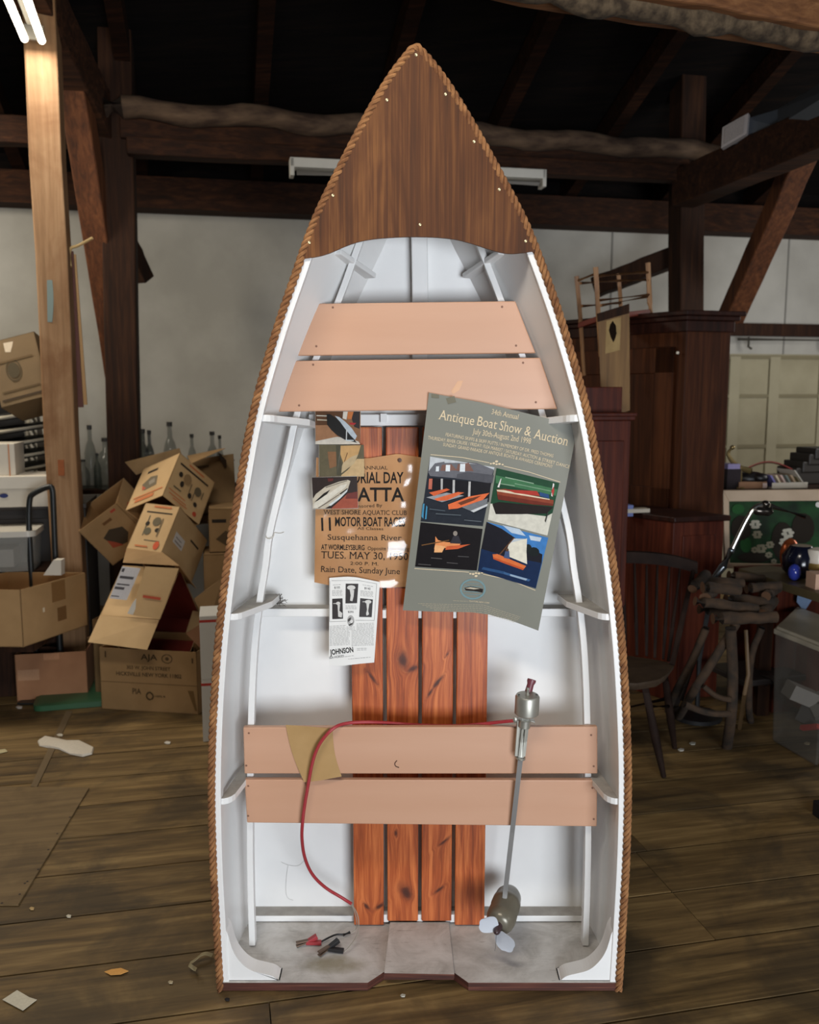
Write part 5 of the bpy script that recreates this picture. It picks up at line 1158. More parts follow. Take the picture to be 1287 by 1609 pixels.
m = MB(); m.beam(D_(110, 395, yb_), D_(126, 640, yb_), .035, .02, tuple(N)); m.build('red_lath', plain('red_lath', (84, 36, 24), .6), cn)
m = MB(); m.beam(D_(116, 400, yb_ + .02), D_(134, 636, yb_ + .02), .022, .015, tuple(N)); m.build('pale_lath', plain('pale_lath', (168, 130, 84), .7), cn)
cn.name = 'hanging_lath'
m = MB(); m.tube(chaikin([D_(111, 420, yb_ - .05), D_(108, 400, yb_ - .05), D_(112, 388, yb_ - .06), D_(120, 388, yb_ - .07), D_(145, 374, yb_ - .1)], 2), .008, 7); tag(m.build('wooden_hook', plain('pale_stick', (190, 160, 110), .7), smooth=True), 'pale bent stick hooked over a nail on the pale post', 'stick')
m = MB(); m.sheet(lambda u, v: (lambda x, y: at(x, y, pale.location.y - .083))(69 + 13 * u - 2 * math.sin(PI * v) * (1 - 2 * u), 440 + 66 * v), 4, 10, (0, .002, 0)); tag(m.build('paint_patch', plain('grey_blue_patch', (108, 122, 118), .6)), 'grey-blue scrap stuck on the pale post', 'scrap')
# ================================================================ right: cabinets, chairs, table of odds and ends
m_mah = wood('mahogany', (44, 15, 8), (72, 28, 15), (96, 44, 25), axis=2, fine=34, ratio=.05, rough=.5, bump=.08, spec=.2, coat=.0)
m_mahd = wood('dark_mahogany', (22, 10, 6), (40, 17, 10), (56, 26, 16), axis=2, fine=34, ratio=.05, rough=.5, bump=.08, spec=.2)
m_walnut = wood('walnut_cabinet', (36, 17, 7), (62, 31, 14), (84, 46, 23), axis=2, fine=30, ratio=.05, rough=.55, bump=.08, spec=.15)
# tall cabinet standing corner-on
ck = D_(1078, 540, 4.9)
cc = V((ck.x, ck.y, 0)); s_r = V((math.cos(math.radians(14)), math.sin(math.radians(14)), 0)); s_l = V((-math.sin(math.radians(14)), math.cos(math.radians(14)), 0))
s_l = V((-.62, .78, 0)).normalized()
wr = D_(1152, 540, 4.95).x - ck.x; zc = D_(1078, 515, 4.9).z
L_len = 1.02
tall = thing('tall_cabinet', cc + s_r * .1 + s_l * .4, 'tall dark wooden cabinet standing in front of the right-hand post', 'cabinet')
m = MB(); m.prism([cc, cc + s_r * wr, cc + s_r * wr + s_l * L_len, cc + s_l * L_len], Z * zc); m.build('cabinet_body', m_walnut, tall, bevel=.004)
zt2 = D_(1078, 488, 4.9).z
m = MB()
for k, (e, z0, z1) in enumerate(((.012, zc - .02, zc + .04), (.028, zc + .04, zc + .065), (.045, zc + .065, zt2))):
    m.prism([cc - s_r * 0 - s_l * e - s_r * e, cc + s_r * (wr + e) - s_l * e, cc + s_r * (wr + e) + s_l * (L_len + e), cc + s_l * (L_len + e) - s_r * e], V((0, 0, z1 - z0))); 
    for i in range(len(m.v) - 8, len(m.v)): m.v[i] = m.v[i] + Z * z0
m.build('cornice', m_mahd, tall, bevel=.005)
n_l = V((-s_l.y, s_l.x, 0)); n_l = -n_l if n_l.dot(CAM - cc) < 0 else n_l
def panel(u0, u1, z0, z1, th, nm, mt): m = MB(); m.par(cc + s_l * u0 + Z * z0 + n_l * .001, s_l * (u1 - u0), n_l * th, Z * (z1 - z0)); return m.build(nm, mt, tall, bevel=.003)
panel(.06, .94, .95, zc - .1, .012, 'door', m_walnut); 
for a in (.06, .82): panel(a, a + .12, .95, zc - .1, .022, 'door_stile', m_walnut)
for z_ in (.95, zc - .24): panel(.06, .94, z_, z_ + .14, .022, 'door_rail', m_walnut)
m = MB(); q = D_(1076, 554, 4.88); m.ball(cc + s_l * .03 + Z * q.z + n_l * .03, .009); m.build('knob', ink((226, 216, 200)), tall, smooth=True)
# hutch base in front (lower counter)
b0_ = D_(1058, 840, 4.55); bz_ = D_(1058, 812, 4.55).z
bc = V((b0_.x, b0_.y, 0)); hutch = thing('low_sideboard', bc + V((-.05, .2, 0)), 'dark red low sideboard standing below the tall cabinet', 'sideboard')
wr2 = D_(1142, 840, 4.6).x - b0_.x
m = MB(); q_ = [bc, bc + s_r * wr2, bc + s_r * wr2 + s_l * .5, bc + s_l * .55]; m.prism(q_, Z * (bz_ - .03)); m.build('cabinet_body', m_mah, hutch, bevel=.004)
m = MB(); q2 = [bc - s_l * .02 - s_r * .015, bc + s_r * (wr2 + .02) - s_l * .02, bc + s_r * (wr2 + .02) + s_l * .5, bc + s_l * .57 - s_r * .015]; m.prism([p + Z * (bz_ - .03) for p in q2], Z * .03); m.build('cabinet_top', m_mahd, hutch, bevel=.006)
m = MB(); m.par(bc + s_r * .05 + Z * .1 - s_l * .008, s_r * (wr2 - .1), s_l * .01, Z * (bz_ - .2)); m.build('door', m_mah, hutch, bevel=.004)
for x, y, w_, lab, c in ((985, 783, .05, 'small blue and white packet on the low sideboard', (120, 130, 180)), (1000, 790, .13, 'white papers lying on the low sideboard', (200, 190, 172))):
    p = flo(x, y + 5, bz_) if False else D_(x, y, 4.72); m = MB(); m.box((p.x, p.y, bz_ + .012), (w_, .06, .02 if w_ > .1 else .06), PHI); tag(m.build('papers' if w_ > .1 else 'packet', ink(c)), lab, 'papers' if w_ > .1 else 'packet')
# red-brown chest nearer the boat
rc0 = D_(925, 870, 3.95); rz1 = D_(950, 650, 3.95).z
r0 = D_(912, 860, 3.95); r1 = D_(986, 860, 3.98); zr0 = D_(940, 608, 4.05).z
rb = V((r0.x, r0.y, 0)); red = thing('mahogany_chest', rb + V((.1, .15, 0)), 'reddish mahogany chest with a stepped top just right of the boat', 'chest')
rw = r1.x - r0.x
m = MB(); m.par(rb, V((rw, 0.04, 0)), V((-.04, .34, 0)), Z * (rz1 - .03)); m.build('chest_body', m_mah, red, bevel=.004)
m = MB(); m.par(rb + V((-.015, -.02, rz1 - .03)), V((rw + .03, 0.04, 0)), V((-.04, .38, 0)), Z * .02); m.par(rb + V((-.025, -.03, rz1 - .012)), V((rw + .045, 0.04, 0)), V((-.04, .4, 0)), Z * .016); m.build('moulding', m_mah, red, bevel=.004)
m = MB(); m.par(rb + V((.0, .06, rz1)), V((rw - .03, .03, 0)), V((-.03, .22, 0)), Z * (zr0 - rz1)); m.build('upper_step', m_mah, red, bevel=.004)
m = MB(); m.par(rb + V((.03, -.008, .2)), V((rw - .06, .03, 0)), V((0, .012, 0)), Z * (rz1 - .32)); m.build('front_panel', m_mah, red, bevel=.003)
# old board with an oval hole, leaning against the cabinet
bp = [(939, 494), (989, 478), (990, 645), (946, 660)]
bpd = 4.3
m = MB(); bpts = [D_(x, y, bpd) for x, y in bp]; m.prism(bpts, (.005, .02, 0)); bd = m.build('panel_board', wood('oak_board', (84, 60, 34), (116, 86, 52), (138, 106, 66), axis=2, fine=26, rough=.7), loc=bpts[3], bevel=.002)
tag(bd, 'old wooden board with an oval hole leaning before the tall cabinet', 'board')
m = MB(); m.prism([D_(x, y, bpd - .003) for x, y in [(938, 493), (989, 477), (989, 492), (939, 506)]], (0, .004, 0)); m.build('top_rail', m_darkpost, bd)
m = MB(); m.prism([D_(x, y, bpd - .002) for x, y in [(953, 504), (976, 498), (974, 550), (951, 556)]], (0, .003, 0)); o = m.build('bare_patch', plain('pale_bare_wood', (158, 132, 86), .8, c2=(136, 110, 68), scale=12), bd); o['label'] = 'pale worn patch'
m = MB(); m.prism([D_(x, y, bpd - .004) for x, y in [(963, 504), (968, 512), (969, 524), (966, 534), (964, 538), (960, 530), (957, 519), (959, 510)]], (0, .002, 0)); m.build('oval_hole', plain('dark_hole', (26, 17, 10), .95, spec=.1), bd)

# upturned ladder-back chair on top of the cabinets
m_rush = wood('pale_turned_wood', (104, 70, 42), (146, 104, 66), (172, 130, 88), axis=2, fine=40, rough=.55)
ct = thing('upturned_chair', D_(960, 500, 5.2), 'plain wooden chair turned upside down on top of the tall cabinet', 'chair')
def stick(nm, pts, r): m = MB(); m.tube([D_(*p) for p in pts], r, 9); return m.build(nm, m_rush, ct, smooth=True)
stick('leg', [(906, 434, 5.0), (912, 500, 5.0), (918, 590, 5.02)], [.013, .012, .010])
stick('leg', [(936, 420, 4.85), (940, 492, 4.85), (944, 560, 4.9)], [.014, .013, .011])
stick('leg', [(1018, 413, 5.2), (1021, 476, 5.2), (1022, 482, 5.2), (1023, 497, 5.2)], [.015, .015, .010, .014])
stick('leg', [(972, 430, 5.4), (975, 470, 5.4), (976, 500, 5.4)], [.013, .012, .011])
for p in ([(908, 441, 5.0), (936, 430, 4.85)], [(912, 445, 5.0), (972, 441, 5.4)], [(938, 434, 4.85), (1018, 428, 5.2)], [(972, 431, 5.4), (1018, 426, 5.2)], [(914, 481, 5.0), (976, 476, 5.4)], [(940, 472, 4.85), (1020, 463, 5.2)], [(944, 480, 4.87), (1018, 466, 5.2)], [(973, 441, 5.4), (1020, 440, 5.2)]): stick('stretcher', p, .008)
m = MB(); m.prism([D_(908, 516, 5.0), D_(942, 504, 4.85), D_(1024, 494, 5.2), D_(978, 500, 5.4)], (0, 0, .03)); o = m.build('seat', plain('red_painted_seat', (110, 40, 24), .6), ct, bevel=.004); o['label'] = 'red edged seat'

# Windsor chair
m_wind = plain('dark_worn_paint', (30, 20, 16), .7, c2=(44, 31, 25), scale=10, spec=.12)
Sx = flo(1000, 1050, .44); wn = thing('windsor_chair', V((Sx.x, Sx.y, 0)), 'dark Windsor chair with a spindle back just right of the boat', 'chair')
sp = [(940, 1040), (955, 1029), (985, 1030), (1020, 1035), (1048, 1040), (1059, 1046), (1050, 1058), (1035, 1068), (1000, 1074), (970, 1072), (945, 1062)]
seat_pts = [flo(x, y, .44) for x, y in sp]
m = MB(); cen = sum(seat_pts, V()) / len(seat_pts); m.loft([[cen + (p - cen) * .9 - Z * .035 for p in seat_pts], [p - Z * .012 for p in seat_pts], [p for p in seat_pts], [cen + (p - cen) * .85 + Z * .002 for p in seat_pts]]); m.build('seat', plain('worn_seat', (56, 44, 34), .6, c2=(78, 64, 50), scale=9, spec=.2), wn, smooth=True)
# back: crest rail and spindles
yd0 = seat_pts[1].y - CAM.y; yd1 = seat_pts[4].y - CAM.y
bk_d = lambda f: (yd0 + .18) + (yd1 + .02 - yd0) * f
crest = [(945, 882), (970, 874), (1000, 874), (1040, 877), (1075, 884), (1095, 891)]
cp_ = [D_(x, y, bk_d(i / 5)) for i, (x, y) in enumerate(crest)]
m = MB(); m.loft([[p + Z * .026, p + V((0, -.014, .022)), p + V((0, -.014, -.03)), p + V((0, .01, -.032)), p + V((0, .012, .022))] for p in chaikin(cp_, 2)]); m.build('crest_rail', m_wind, wn, smooth=True)
tops = [(980, 884), (998, 886), (1015, 887), (1034, 888), (1051, 889), (1070, 890), (1090, 893), (962, 884)]
bots = [(984, 1028), (1000, 1030), (1015, 1032), (1028, 1034), (1040, 1038), (1050, 1040), (1057, 1046), (966, 1030)]
tops = [(979, 884), (997, 886), (1016, 888), (1033, 889), (1052, 890), (1069, 891), (1090, 894)]
bots = [(983, 1030), (1001, 1030), (1016, 1031), (1029, 1034), (1042, 1036), (1050, 1039), (1056, 1045)]
for i, ((x, y), (x2, y2)) in enumerate(zip(tops, bots)):
    b_ = flo(x2, y2, .44); t_p = D_(x, y, bk_d((x - 945) / 150)); m = MB(); m.tube([b_, b_.lerp(t_p, .35), t_p], [.006, .0085, .005] if i < 6 else [.012, .013, .010], 8); m.build('spindle', m_wind, wn, smooth=True)
for (x, y, z0), f in (((1012, 1072, .42), (1043, 1222)), ((1044, 1055, .42), (1060, 1176)), ((955, 1064, .42), (936, 1222)), ((960, 1040, .42), (946, 1150))):
    a, b_ = flo(x, y, z0), flo(*f); m = MB(); m.tube([a, a.lerp(b_, .25), a.lerp(b_, .6), b_ + Z * .004], [.013, .016, .019, .011], 10); m.build('leg', m_wind, wn, smooth=True)
for p, q in (((1020, 1110, .3), (1050, 1110, .26)), ((950, 1120, .25), (1047, 1098, .27))):
    m = MB(); m.tube([flo(*p), flo(*q)], .009, 8); m.build('stretcher', m_wind, wn, smooth=True)

# rustic twig plant stand: box of logs on branch legs
m_lg = plain('dark_bark_log', (34, 26, 18), .9, c2=(72, 52, 34), scale=14, bump=.7, bscale=60); m_le = plain('cut_log_end', (86, 58, 36), .85)
lg = flo(1140, 1150); ls = thing('twig_planter', V((lg.x, lg.y, 0)), 'rustic planter of crossed logs on crooked branch legs', 'planter')
logs = [((1086, 912), (1168, 916), 4.0, .022), ((1104, 922), (1162, 928), 3.75, .024), ((1145, 903), (1200, 910), 4.15, .022), ((1092, 944), (1190, 958), 3.78, .023), ((1140, 941), (1214, 946), 3.95, .024), ((1120, 972), (1220, 970), 3.72, .026), ((1098, 957), (1196, 962), 3.95, .022), ((1172, 925), (1226, 920), 4.0, .023), ((1088, 925), (1110, 902), 3.9, .024), ((1204, 936), (1222, 925), 3.95, .022), ((1108, 942), (1120, 930), 3.8, .026), ((1198, 965), (1216, 944), 3.9, .026)]
for a, b_, d, r_ in logs:
    p, q = D_(*a, d), D_(*b_, d + (.12 if abs(a[0] - b_[0]) < 40 else .02)); m = MB(); n_ = 7
    m.tube([p.lerp(q, i / n_) + Z * R.uniform(-.003, .003) for i in range(n_ + 1)], [r_ * R.uniform(.9, 1.08) for i in range(n_ + 1)], 10); m.mi[-1] = 1; m.mi[-2] = 1
    m.build('log', [m_lg, m_le], ls, smooth=True)
for pts, rs in (([(1148, 985, 3.8), (1152, 1060, 3.78), (1150, 1120, 3.7)], [.024, .022, .024]), ([(1160, 975, 3.85), (1110, 1055, 3.8), (1086, 1092, 3.75)], [.02, .022, .02]), ([(1110, 985, 3.95), (1088, 1040, 3.95), (1060, 1090, 3.9)], [.018, .018, .017]), ([(1198, 985, 4.05), (1178, 1030, 4.05), (1176, 1120, 4.0)], [.016, .016, .015])):
    fp = {1150: (1142, 1174), 1086: (1066, 1128), 1060: (1050, 1118), 1176: (1180, 1134)}[pts[-1][0]]
    P_ = [D_(*p) for p in pts] + [flo(*fp)]; m = MB(); m.tube(chaikin(P_, 2), [rs[0]] * len(chaikin(P_, 2)), 10); m.build('leg', m_lg, ls, smooth=True)
for p, q, r_ in (((1074, 1106, 3.6), (1148, 1122, 3.62), .014), ((1105, 1078, 3.75), (1150, 1100, 3.7), .012)): m = MB(); m.tube(chaikin([D_(*p), (D_(*p) + D_(*q)) / 2 - Z * .02, D_(*q)], 2), r_, 9); m.build('stretcher', m_lg, ls, smooth=True)
m = MB(); m.tube([flo(1162, 1146) + Z * .004, D_(1170, 1090, 3.8), D_(1176, 1060, 3.85), D_(1172, 990, 3.9)], .009, 8); tag(m.build('walking_stick', plain('brown_stick', (96, 74, 48), .5), smooth=True), 'thin brown stick standing among the planter legs', 'stick')
# dark tube-legged chair base beyond the planter
cbk = thing('sled_chair', flo(1245, 1120), 'dark bent-tube chair frame behind the rustic planter', 'chair'); md = plain('dark_tube', (40, 34, 32), .45)
for pts in ([flo(1200, 1100), D_(1205, 1065, 4.25), D_(1192, 1063, 4.3), D_(1176, 1062, 4.3)], [flo(1235, 1110), D_(1222, 1075, 4.15), D_(1212, 1062, 4.2), D_(1190, 1062, 4.3)]): m = MB(); m.tube(chaikin(pts, 2), .013, 8); m.build('frame_tube', md, cbk, smooth=True)
m = MB(); m.tube([flo(1198, 1094) + Z * .013, flo(1265, 1126) + Z * .013], .016, 8); m.build('foot_rail', md, cbk, smooth=True)
m = MB(); m.box(D_(1188, 1056, 4.35), (.36, .3, .03), .3); m.build('seat', md, cbk, bevel=.006)
m = MB(); m.tube([D_(1100, 1015, 4.3), D_(1070, 1100, 4.3)], .012, 8); m.tube([flo(1062, 1112), D_(1075, 1075, 4.3)], .012, 8); m.build('back_tube', md, cbk, smooth=True)

# workbench running off to the right, with things on it
wz_ = D_(1180, 893, 4.4).z
tq = [flo(1160, 893, wz_), flo(1205, 887, wz_), flo(1420, 925, wz_), flo(1420, 975, wz_)]
bench = thing('work_table', V((tq[2].x - .3, tq[2].y, 0)), 'olive topped table running off the right edge', 'table')
m = MB(); m.prism([p - Z * .04 for p in tq], Z * .04); m.build('table_top', plain('olive_brown_top', (72, 62, 42), .5, c2=(88, 76, 52), scale=6), bench, bevel=.004)
for f in ((.12, .5), (.9, .2)):
    p = tq[0].lerp(tq[3], f[0]).lerp(tq[1].lerp(tq[2], f[0]), f[1]); m = MB(); m.box((p.x, p.y, (wz_ - .04) / 2), (.06, .06, wz_ - .04)); m.build('leg', m_darkpost, bench)
ub = D_(1232, 985, 4.35); cd_ = thing('painted_cupboard', V((ub.x + .2, ub.y + .2, 0)), 'reddish cupboard with a pale blue diamond under the table at the right edge', 'cupboard')
m = MB(); m.par(V((D_(1222, 985, 4.35).x, ub.y + .02, 0)), U * .8, N * .4, Z * (wz_ - .06)); m.build('cupboard_body', m_mah, cd_)
m = MB(); m.prism([D_(x, y, 4.33) for x, y in [(1254, 928), (1266, 928), (1279, 938), (1264, 961), (1252, 946)]], (0, .004, 0)); o = m.build('diamond', ink((124, 146, 178)), cd_); o['label'] = 'pale blue diamond'
m = MB(); m.prism([D_(x, y, 4.33) for x, y in [(1250, 974), (1280, 974), (1280, 981), (1250, 982)]], (0, .004, 0)); m.build('blue_band', ink((78, 88, 130)), cd_)
# clear storage tub with a lid
tz = D_(1216, 982, 4.0).z; u0 = flo(1222, 1075); 
tp0, tp1, tp2 = flo(1216, 984, tz), flo(1300, 1017, tz), flo(1330, 978, tz)
t3 = tp0 + (tp2 - tp1); tub = thing('storage_tub', V((tp1.x, tp1.y + .1, 0)), 'large clear plastic storage tub with a pale lid on the floor at right', 'storage tub')
ring = lambda z, k: [(lambda c: V((c.x + (p.x - c.x) * k, c.y + (p.y - c.y) * k, z)))((tp0 + tp1 + tp2 + t3) / 4) for p in (tp0, tp1, tp2, t3)]
m = MB(); m.loft([ring(.004, .86), ring(.02, .88), ring(tz - .03, .97)]); m.build('tub_body', clear('clear_tub', (110, 108, 102), .36, .25), tub, bevel=.012)
m = MB(); m.loft([ring(tz - .035, 1.0), ring(tz - .012, 1.0), ring(tz - .012, .93), ring(tz, .92)]); m.build('tub_lid', plain('frosted_lid', (150, 142, 126), .4, c2=(164, 156, 140)), tub, bevel=.004)
tc = sum(ring(.1, 1), V()) / 4
for i, (dx, dy, dz, sx, sy, sz_, c) in enumerate(((-.02, -.0, .22, .14, .1, .07, (150, 144, 136)), (.05, .0, .12, .16, .12, .12, (64, 60, 58)), (-.02, -.10, .1, .10, .02, .02, (180, 60, 54)), (.05, -.04, .18, .1, .05, .12, (110, 106, 100)))):
    m = MB(); m.box(tc + V((dx, dy, dz - .1)), (sx, sy, sz_), M=Euler((.3 * i, .4, i)).to_matrix()); m.build('tub_contents', ink(c), tub)
# framed picture of white flowers on green, leaning on the table
pq = [(1134, 772), (1420, 767), (1420, 905), (1139, 893)]
pd0 = 4.9
fr = thing('framed_painting', D_(1200, 893, pd0), 'green painting of white flowers in a pale frame leaning on the table', 'painting')
out = [D_(1136, 771, pd0 + .1), D_(1440, 768, pd0 + .1), D_(1440, 905, pd0), D_(1140, 893, pd0)]
inn = [D_(1146, 788, pd0 + .09), D_(1420, 786, pd0 + .09), D_(1420, 890, pd0), D_(1147, 885, pd0)]
m = MB()
for i in range(4):
    j = (i + 1) % 4; m.prism([out[i], out[j], inn[j], inn[i]], (0, .03, 0))
m.build('frame', plain('pale_pink_frame', (188, 164, 138), .6, c2=(200, 176, 150)), fr, bevel=.003)
m = MB(); m.prism([p + V((0, .012, 0)) for p in inn], (0, .006, 0)); m.build('canvas', plain('painted_green', (13, 32, 14), .8, c2=(28, 76, 34), scale=7), fr)
m = MB(); cols = [(196, 192, 176), (150, 144, 122), (36, 28, 18), (36, 88, 42)]
def pf(x, y, l): return D_(x, y, pd0 + .085 * (885 - y) / 98 + .008 - l)
for c, x, y, rx, ry in ((2, 1230, 850, 18, 30), (2, 1165, 830, 16, 20), (2, 1262, 830, 18, 24), (3, 1172, 856, 9, 12), (3, 1160, 800, 10, 8), (2, 1185, 876, 26, 8)):
    m.m = c; m.add([pf(a, b_, .003) for a, b_ in ell(x, y, rx, ry, 14)], [tuple(range(14))])
for k, (x, y, s_) in enumerate(((1187, 824, 9), (1190, 840, 8), (1196, 862, 9), (1210, 856, 7), (1238, 838, 10), (1233, 852, 9), (1243, 858, 7), (1208, 872, 6), (1186, 864, 6), (1216, 882, 5))):
    m.m = 0 if k in (0, 4, 5) else 1
    for q in range(6):
        a = q * PI / 3 + k; m.add([pf(x + s_ * .55 * math.cos(a) + s_ * .5 * math.cos(t_), y + s_ * .55 * math.sin(a) + s_ * .28 * math.sin(t_), .004 + .0004 * q) for t_ in [2 * PI * z_ / 8 for z_ in range(8)]], [tuple(range(8))])
o = m.build('flowers', [ink(c, .6) for c in cols], fr); o['label'] = 'white painted blossoms'
m = MB(); m.add([pf(x, y, .005) for x, y in ell(1286, 793, 4.5, 4.5, 10)], [tuple(range(10))]); m.build('price_dot', ink((226, 224, 218)), fr)
# shelf behind the painting with books and odds and ends
shz = D_(1200, 770, 5.25).z; sh0 = D_(1136, 770, 5.25)
shf = thing('back_shelf', V((sh0.x + .5, sh0.y + .2, 0)), 'dark shelf unit behind the painting carrying books and boxes', 'shelf')
m = MB(); m.par(V((sh0.x - .03, sh0.y, shz - .03)), U * 1.4, N * .4, Z * .03); m.build('shelf_board', m_darkpost, shf)
for a in (0, 1.3): m = MB(); m.par(V((sh0.x - .03, sh0.y + .02, 0)) + U * a, U * .04, N * .36, Z * (shz - .03)); m.build('side', m_darkpost, shf)
d5 = 5.3
wb = thing('white_tray', D_(1240, 770, d5), 'white card tray holding a leaning row of thin books', 'tray'); 
x0, x1 = D_(1213, 769, d5), D_(1276, 769, d5); wl = x1.x - x0.x; th_ = D_(1240, 759, d5).z - shz
m = MB(); o_ = V((x0.x, x0.y, shz + .001)); m.par(o_, U * wl, N * .004, Z * th_); m.par(o_ + N * .18, U * wl, N * .004, Z * th_); m.par(o_, U * wl, N * .18, Z * .004); m.prism([o_ + U * wl, o_ + U * wl + N * .18, o_ + U * (wl - .09) + N * .18 + Z * (th_ * 3.0), o_ + U * (wl - .09) + Z * (th_ * 3.0)], U * -.006); m.build('tray_body', ink((214, 206, 192), .7), wb)
bks = [('violet', (120, 114, 168), 1207), ('cream', (206, 190, 160), 1215), ('pale pink', (206, 178, 168), 1222), ('grey-green', (140, 150, 144), 1232), ('tan', (196, 168, 138), 1240), ('olive', (150, 140, 104), 1249)]
for i, (nm, c, x) in enumerate(bks):
    p = o_ + U * (.015 + i * .034) + N * .02 + Z * .006; ln = V((-.52, 0, .86)).normalized() * .085
    if i == 0: p = p - U * 0
    m = MB(); m.prism([p + U * .03, p + U * .03 + N * .13, p + U * .03 + N * .13 + ln, p + U * .03 + ln], U * .014); t = m.build('book', ink(c, .5)); tag(t, 'thin %s book leaning in the white tray' % nm, 'book', 'thin books in the white tray')
p = D_(1190, 770, d5); m = MB(); m.par(V((D_(1161, 770, d5).x, p.y, shz + .001)), U * (D_(1211, 770, d5).x - D_(1161, 770, d5).x - .004), N * .14, Z * (D_(1190, 758, d5).z - shz)); o = m.build('small_carton', kraft('rosy_card', (146, 106, 78), (156, 116, 86))); tag(o, 'low brown carton on the shelf left of the white tray', 'box')
m = MB(); q = D_(1202, 763, d5 - .01); m.box(q, (.026, .002, .03)); m.build('sticker', ink((214, 190, 182)), o)
m = MB(); q = D_(1146, 752, d5 + .05); m.box((q.x, q.y, shz + .06), (.09, .1, .12), PHI); tag(m.build('small_box', ink((44, 36, 40))), 'dark box with violet lid on the shelf beside the tall cabinet', 'box'); 
m = MB(); m.box((q.x, q.y, shz + .135), (.08, .09, .03), PHI); tag(m.build('violet_pad', ink((150, 140, 180))), 'violet pad lying on the dark box', 'pad')
m = MB(); m.ball(D_(1180, 752, d5 + .1), (.10, .06, .045)); m.ball(D_(1195, 751, d5 + .06), (.05, .04, .03)); o = m.build('black_camera_bag', plain('black_leather', (24, 22, 24), .4), smooth=True); tag(o, 'crumpled black bag behind the low carton', 'bag')
m = MB(); m.sheet(lambda u, v: D_(1170 + 75 * u, 738 - 12 * math.sin(PI * u) + 2 * v, d5 + .12 + .1 * v), 12, 2, (0, 0, .006)); tag(m.build('red_tray', plain('red_lacquer', (140, 44, 34), .35), smooth=True), 'red and gold edged tray behind the books', 'tray')
# brass scale-like figure and a dark stack of chairs at the far right
fg = thing('brass_bird_figure', D_(1150, 745, 5.35), 'brass swan-necked figure on the shelf beside the tall cabinet', 'figurine')
m_br = plain('old_brass', (140, 120, 78), .35, .7)
m = MB(); m.tube(chaikin([D_(1180, 740, 5.35), D_(1160, 735, 5.35), D_(1148, 722, 5.35), D_(1143, 712, 5.35), D_(1150, 704, 5.35)], 2), [.02 - .012 * i / 17 for i in range(len(chaikin([V()] * 5, 2)))], 8); m.ball(D_(1151, 703, 5.35), (.016, .012, .014)); m.build('neck', m_br, fg, smooth=True)
m = MB(); m.lathe(V((D_(1160, 745, 5.35).x, D_(1160, 745, 5.35).y, shz + .001)), Z, [(0, .05), (.01, .05), (.03, .02), (.06, .025), (D_(1160, 735, 5.35).z - shz, .02)], 12); m.build('foot', m_br, fg, smooth=True)
dk_ = thing('dark_machine', D_(1290, 760, 5.6), 'dark stepped machine casting at the right edge behind the books', 'machine')
for i, (x, y, w_) in enumerate(((1262, 728, .5), (1272, 716, .4), (1282, 707, .3))): m = MB(); q = D_(x, y, 5.55); m.par(V((q.x, q.y, q.z - .06)), U * w_, N * .2, Z * .07); m.build('casting', plain('dark_iron', (40, 34, 28), .5), dk_, bevel=.008)
m = MB(); q = D_(1250, 755, 5.55); m.par(V((q.x, q.y, shz + .001)), U * .55, N * .2, Z * (D_(1250, 728, 5.55).z - shz - .03)); m.build('machine_base', plain('dark_iron', (40, 34, 28), .5), dk_, bevel=.008)

# chrome swing-arm lamp
la = thing('swing_arm_lamp', D_(1125, 905, 4.1), 'chrome swing-arm lamp clamped behind the rustic planter', 'lamp')
m_chr = plain('bright_chrome', (220, 218, 210), .12, .95)
dl = 4.2
m = MB(); m.tube(chaikin([D_(1150, 864, dl), D_(1168, 826, dl), D_(1180, 804, dl), D_(1190, 795, dl), D_(1202, 792, dl)], 2), .012, 10); m.build('lower_arm', m_chr, la, smooth=True)
m = MB(); m.tube([D_(1210, 795, dl), D_(1266, 812, dl - .05)], [.014, .011], 10); m.build('upper_arm', m_chr, la, smooth=True)
m = MB(); m.ball(D_(1203, 792, dl), (.022, .02, .018)); m.lathe(D_(1198, 803, dl), V((1, 0, -.1)), [(-.05, .01), (-.03, .022), (.03, .022), (.05, .008)], 12); m.build('joint', plain('dark_chrome', (90, 84, 78), .2, .9), la, smooth=True)
m = MB(); m.tube([D_(1148, 866, dl), D_(1136, 890, dl), D_(1122, 908, dl)], [.016, .02, .014], 10); m.ball(D_(1149, 865, dl), .017); m.build('socket', plain('steel_socket', (140, 146, 152), .2, .9), la, smooth=True)
p_ = D_(1122, 908, dl); m = MB(); m.tube([p_, V((p_.x - .02, p_.y + .1, 0.3)), V((p_.x - .02, p_.y + .1, .01))], .012, 8); m.lathe(V((p_.x - .02, p_.y + .1, 0.001)), Z, [(0, .12), (.02, .12), (.03, .02)], 18); m.build('stand', m_blackr, la, smooth=True)
# curio items on the table
cz2 = wz_
m = MB(); q = D_(1241, 878, 4.3); m.ball(V((q.x, q.y, cz2 + .085)), (.05, .045, .085)); tag(m.build('copper_pot', plain('copper', (176, 92, 52), .25, .6), smooth=True), 'shiny copper pot on the table before the painting', 'pot')
m = MB(); q = D_(1258, 880, 4.2); m.lathe(V((q.x, q.y, cz2 + .001)), Z, [(0, 0), (0, .05), (.03, .08), (.10, .085), (.15, .05), (.15, 0)], 18); tag(m.build('black_vase', plain('black_glaze', (18, 20, 34), .15), smooth=True), 'round black vase between the copper pot and the white figure', 'vase')
m = MB(); q = D_(1249, 887, 4.1); m.ball(V((q.x, q.y, cz2 + .04)), (.03, .03, .04)); tag(m.build('blue_ornament', plain('blue_glass', (48, 60, 150), .15), smooth=True), 'small blue and orange ornament in front of the black vase', 'ornament')
t = thing('white_figurine', D_(1285, 885, 4.15), 'white rounded jar with a gold band at the right edge', 'jar')
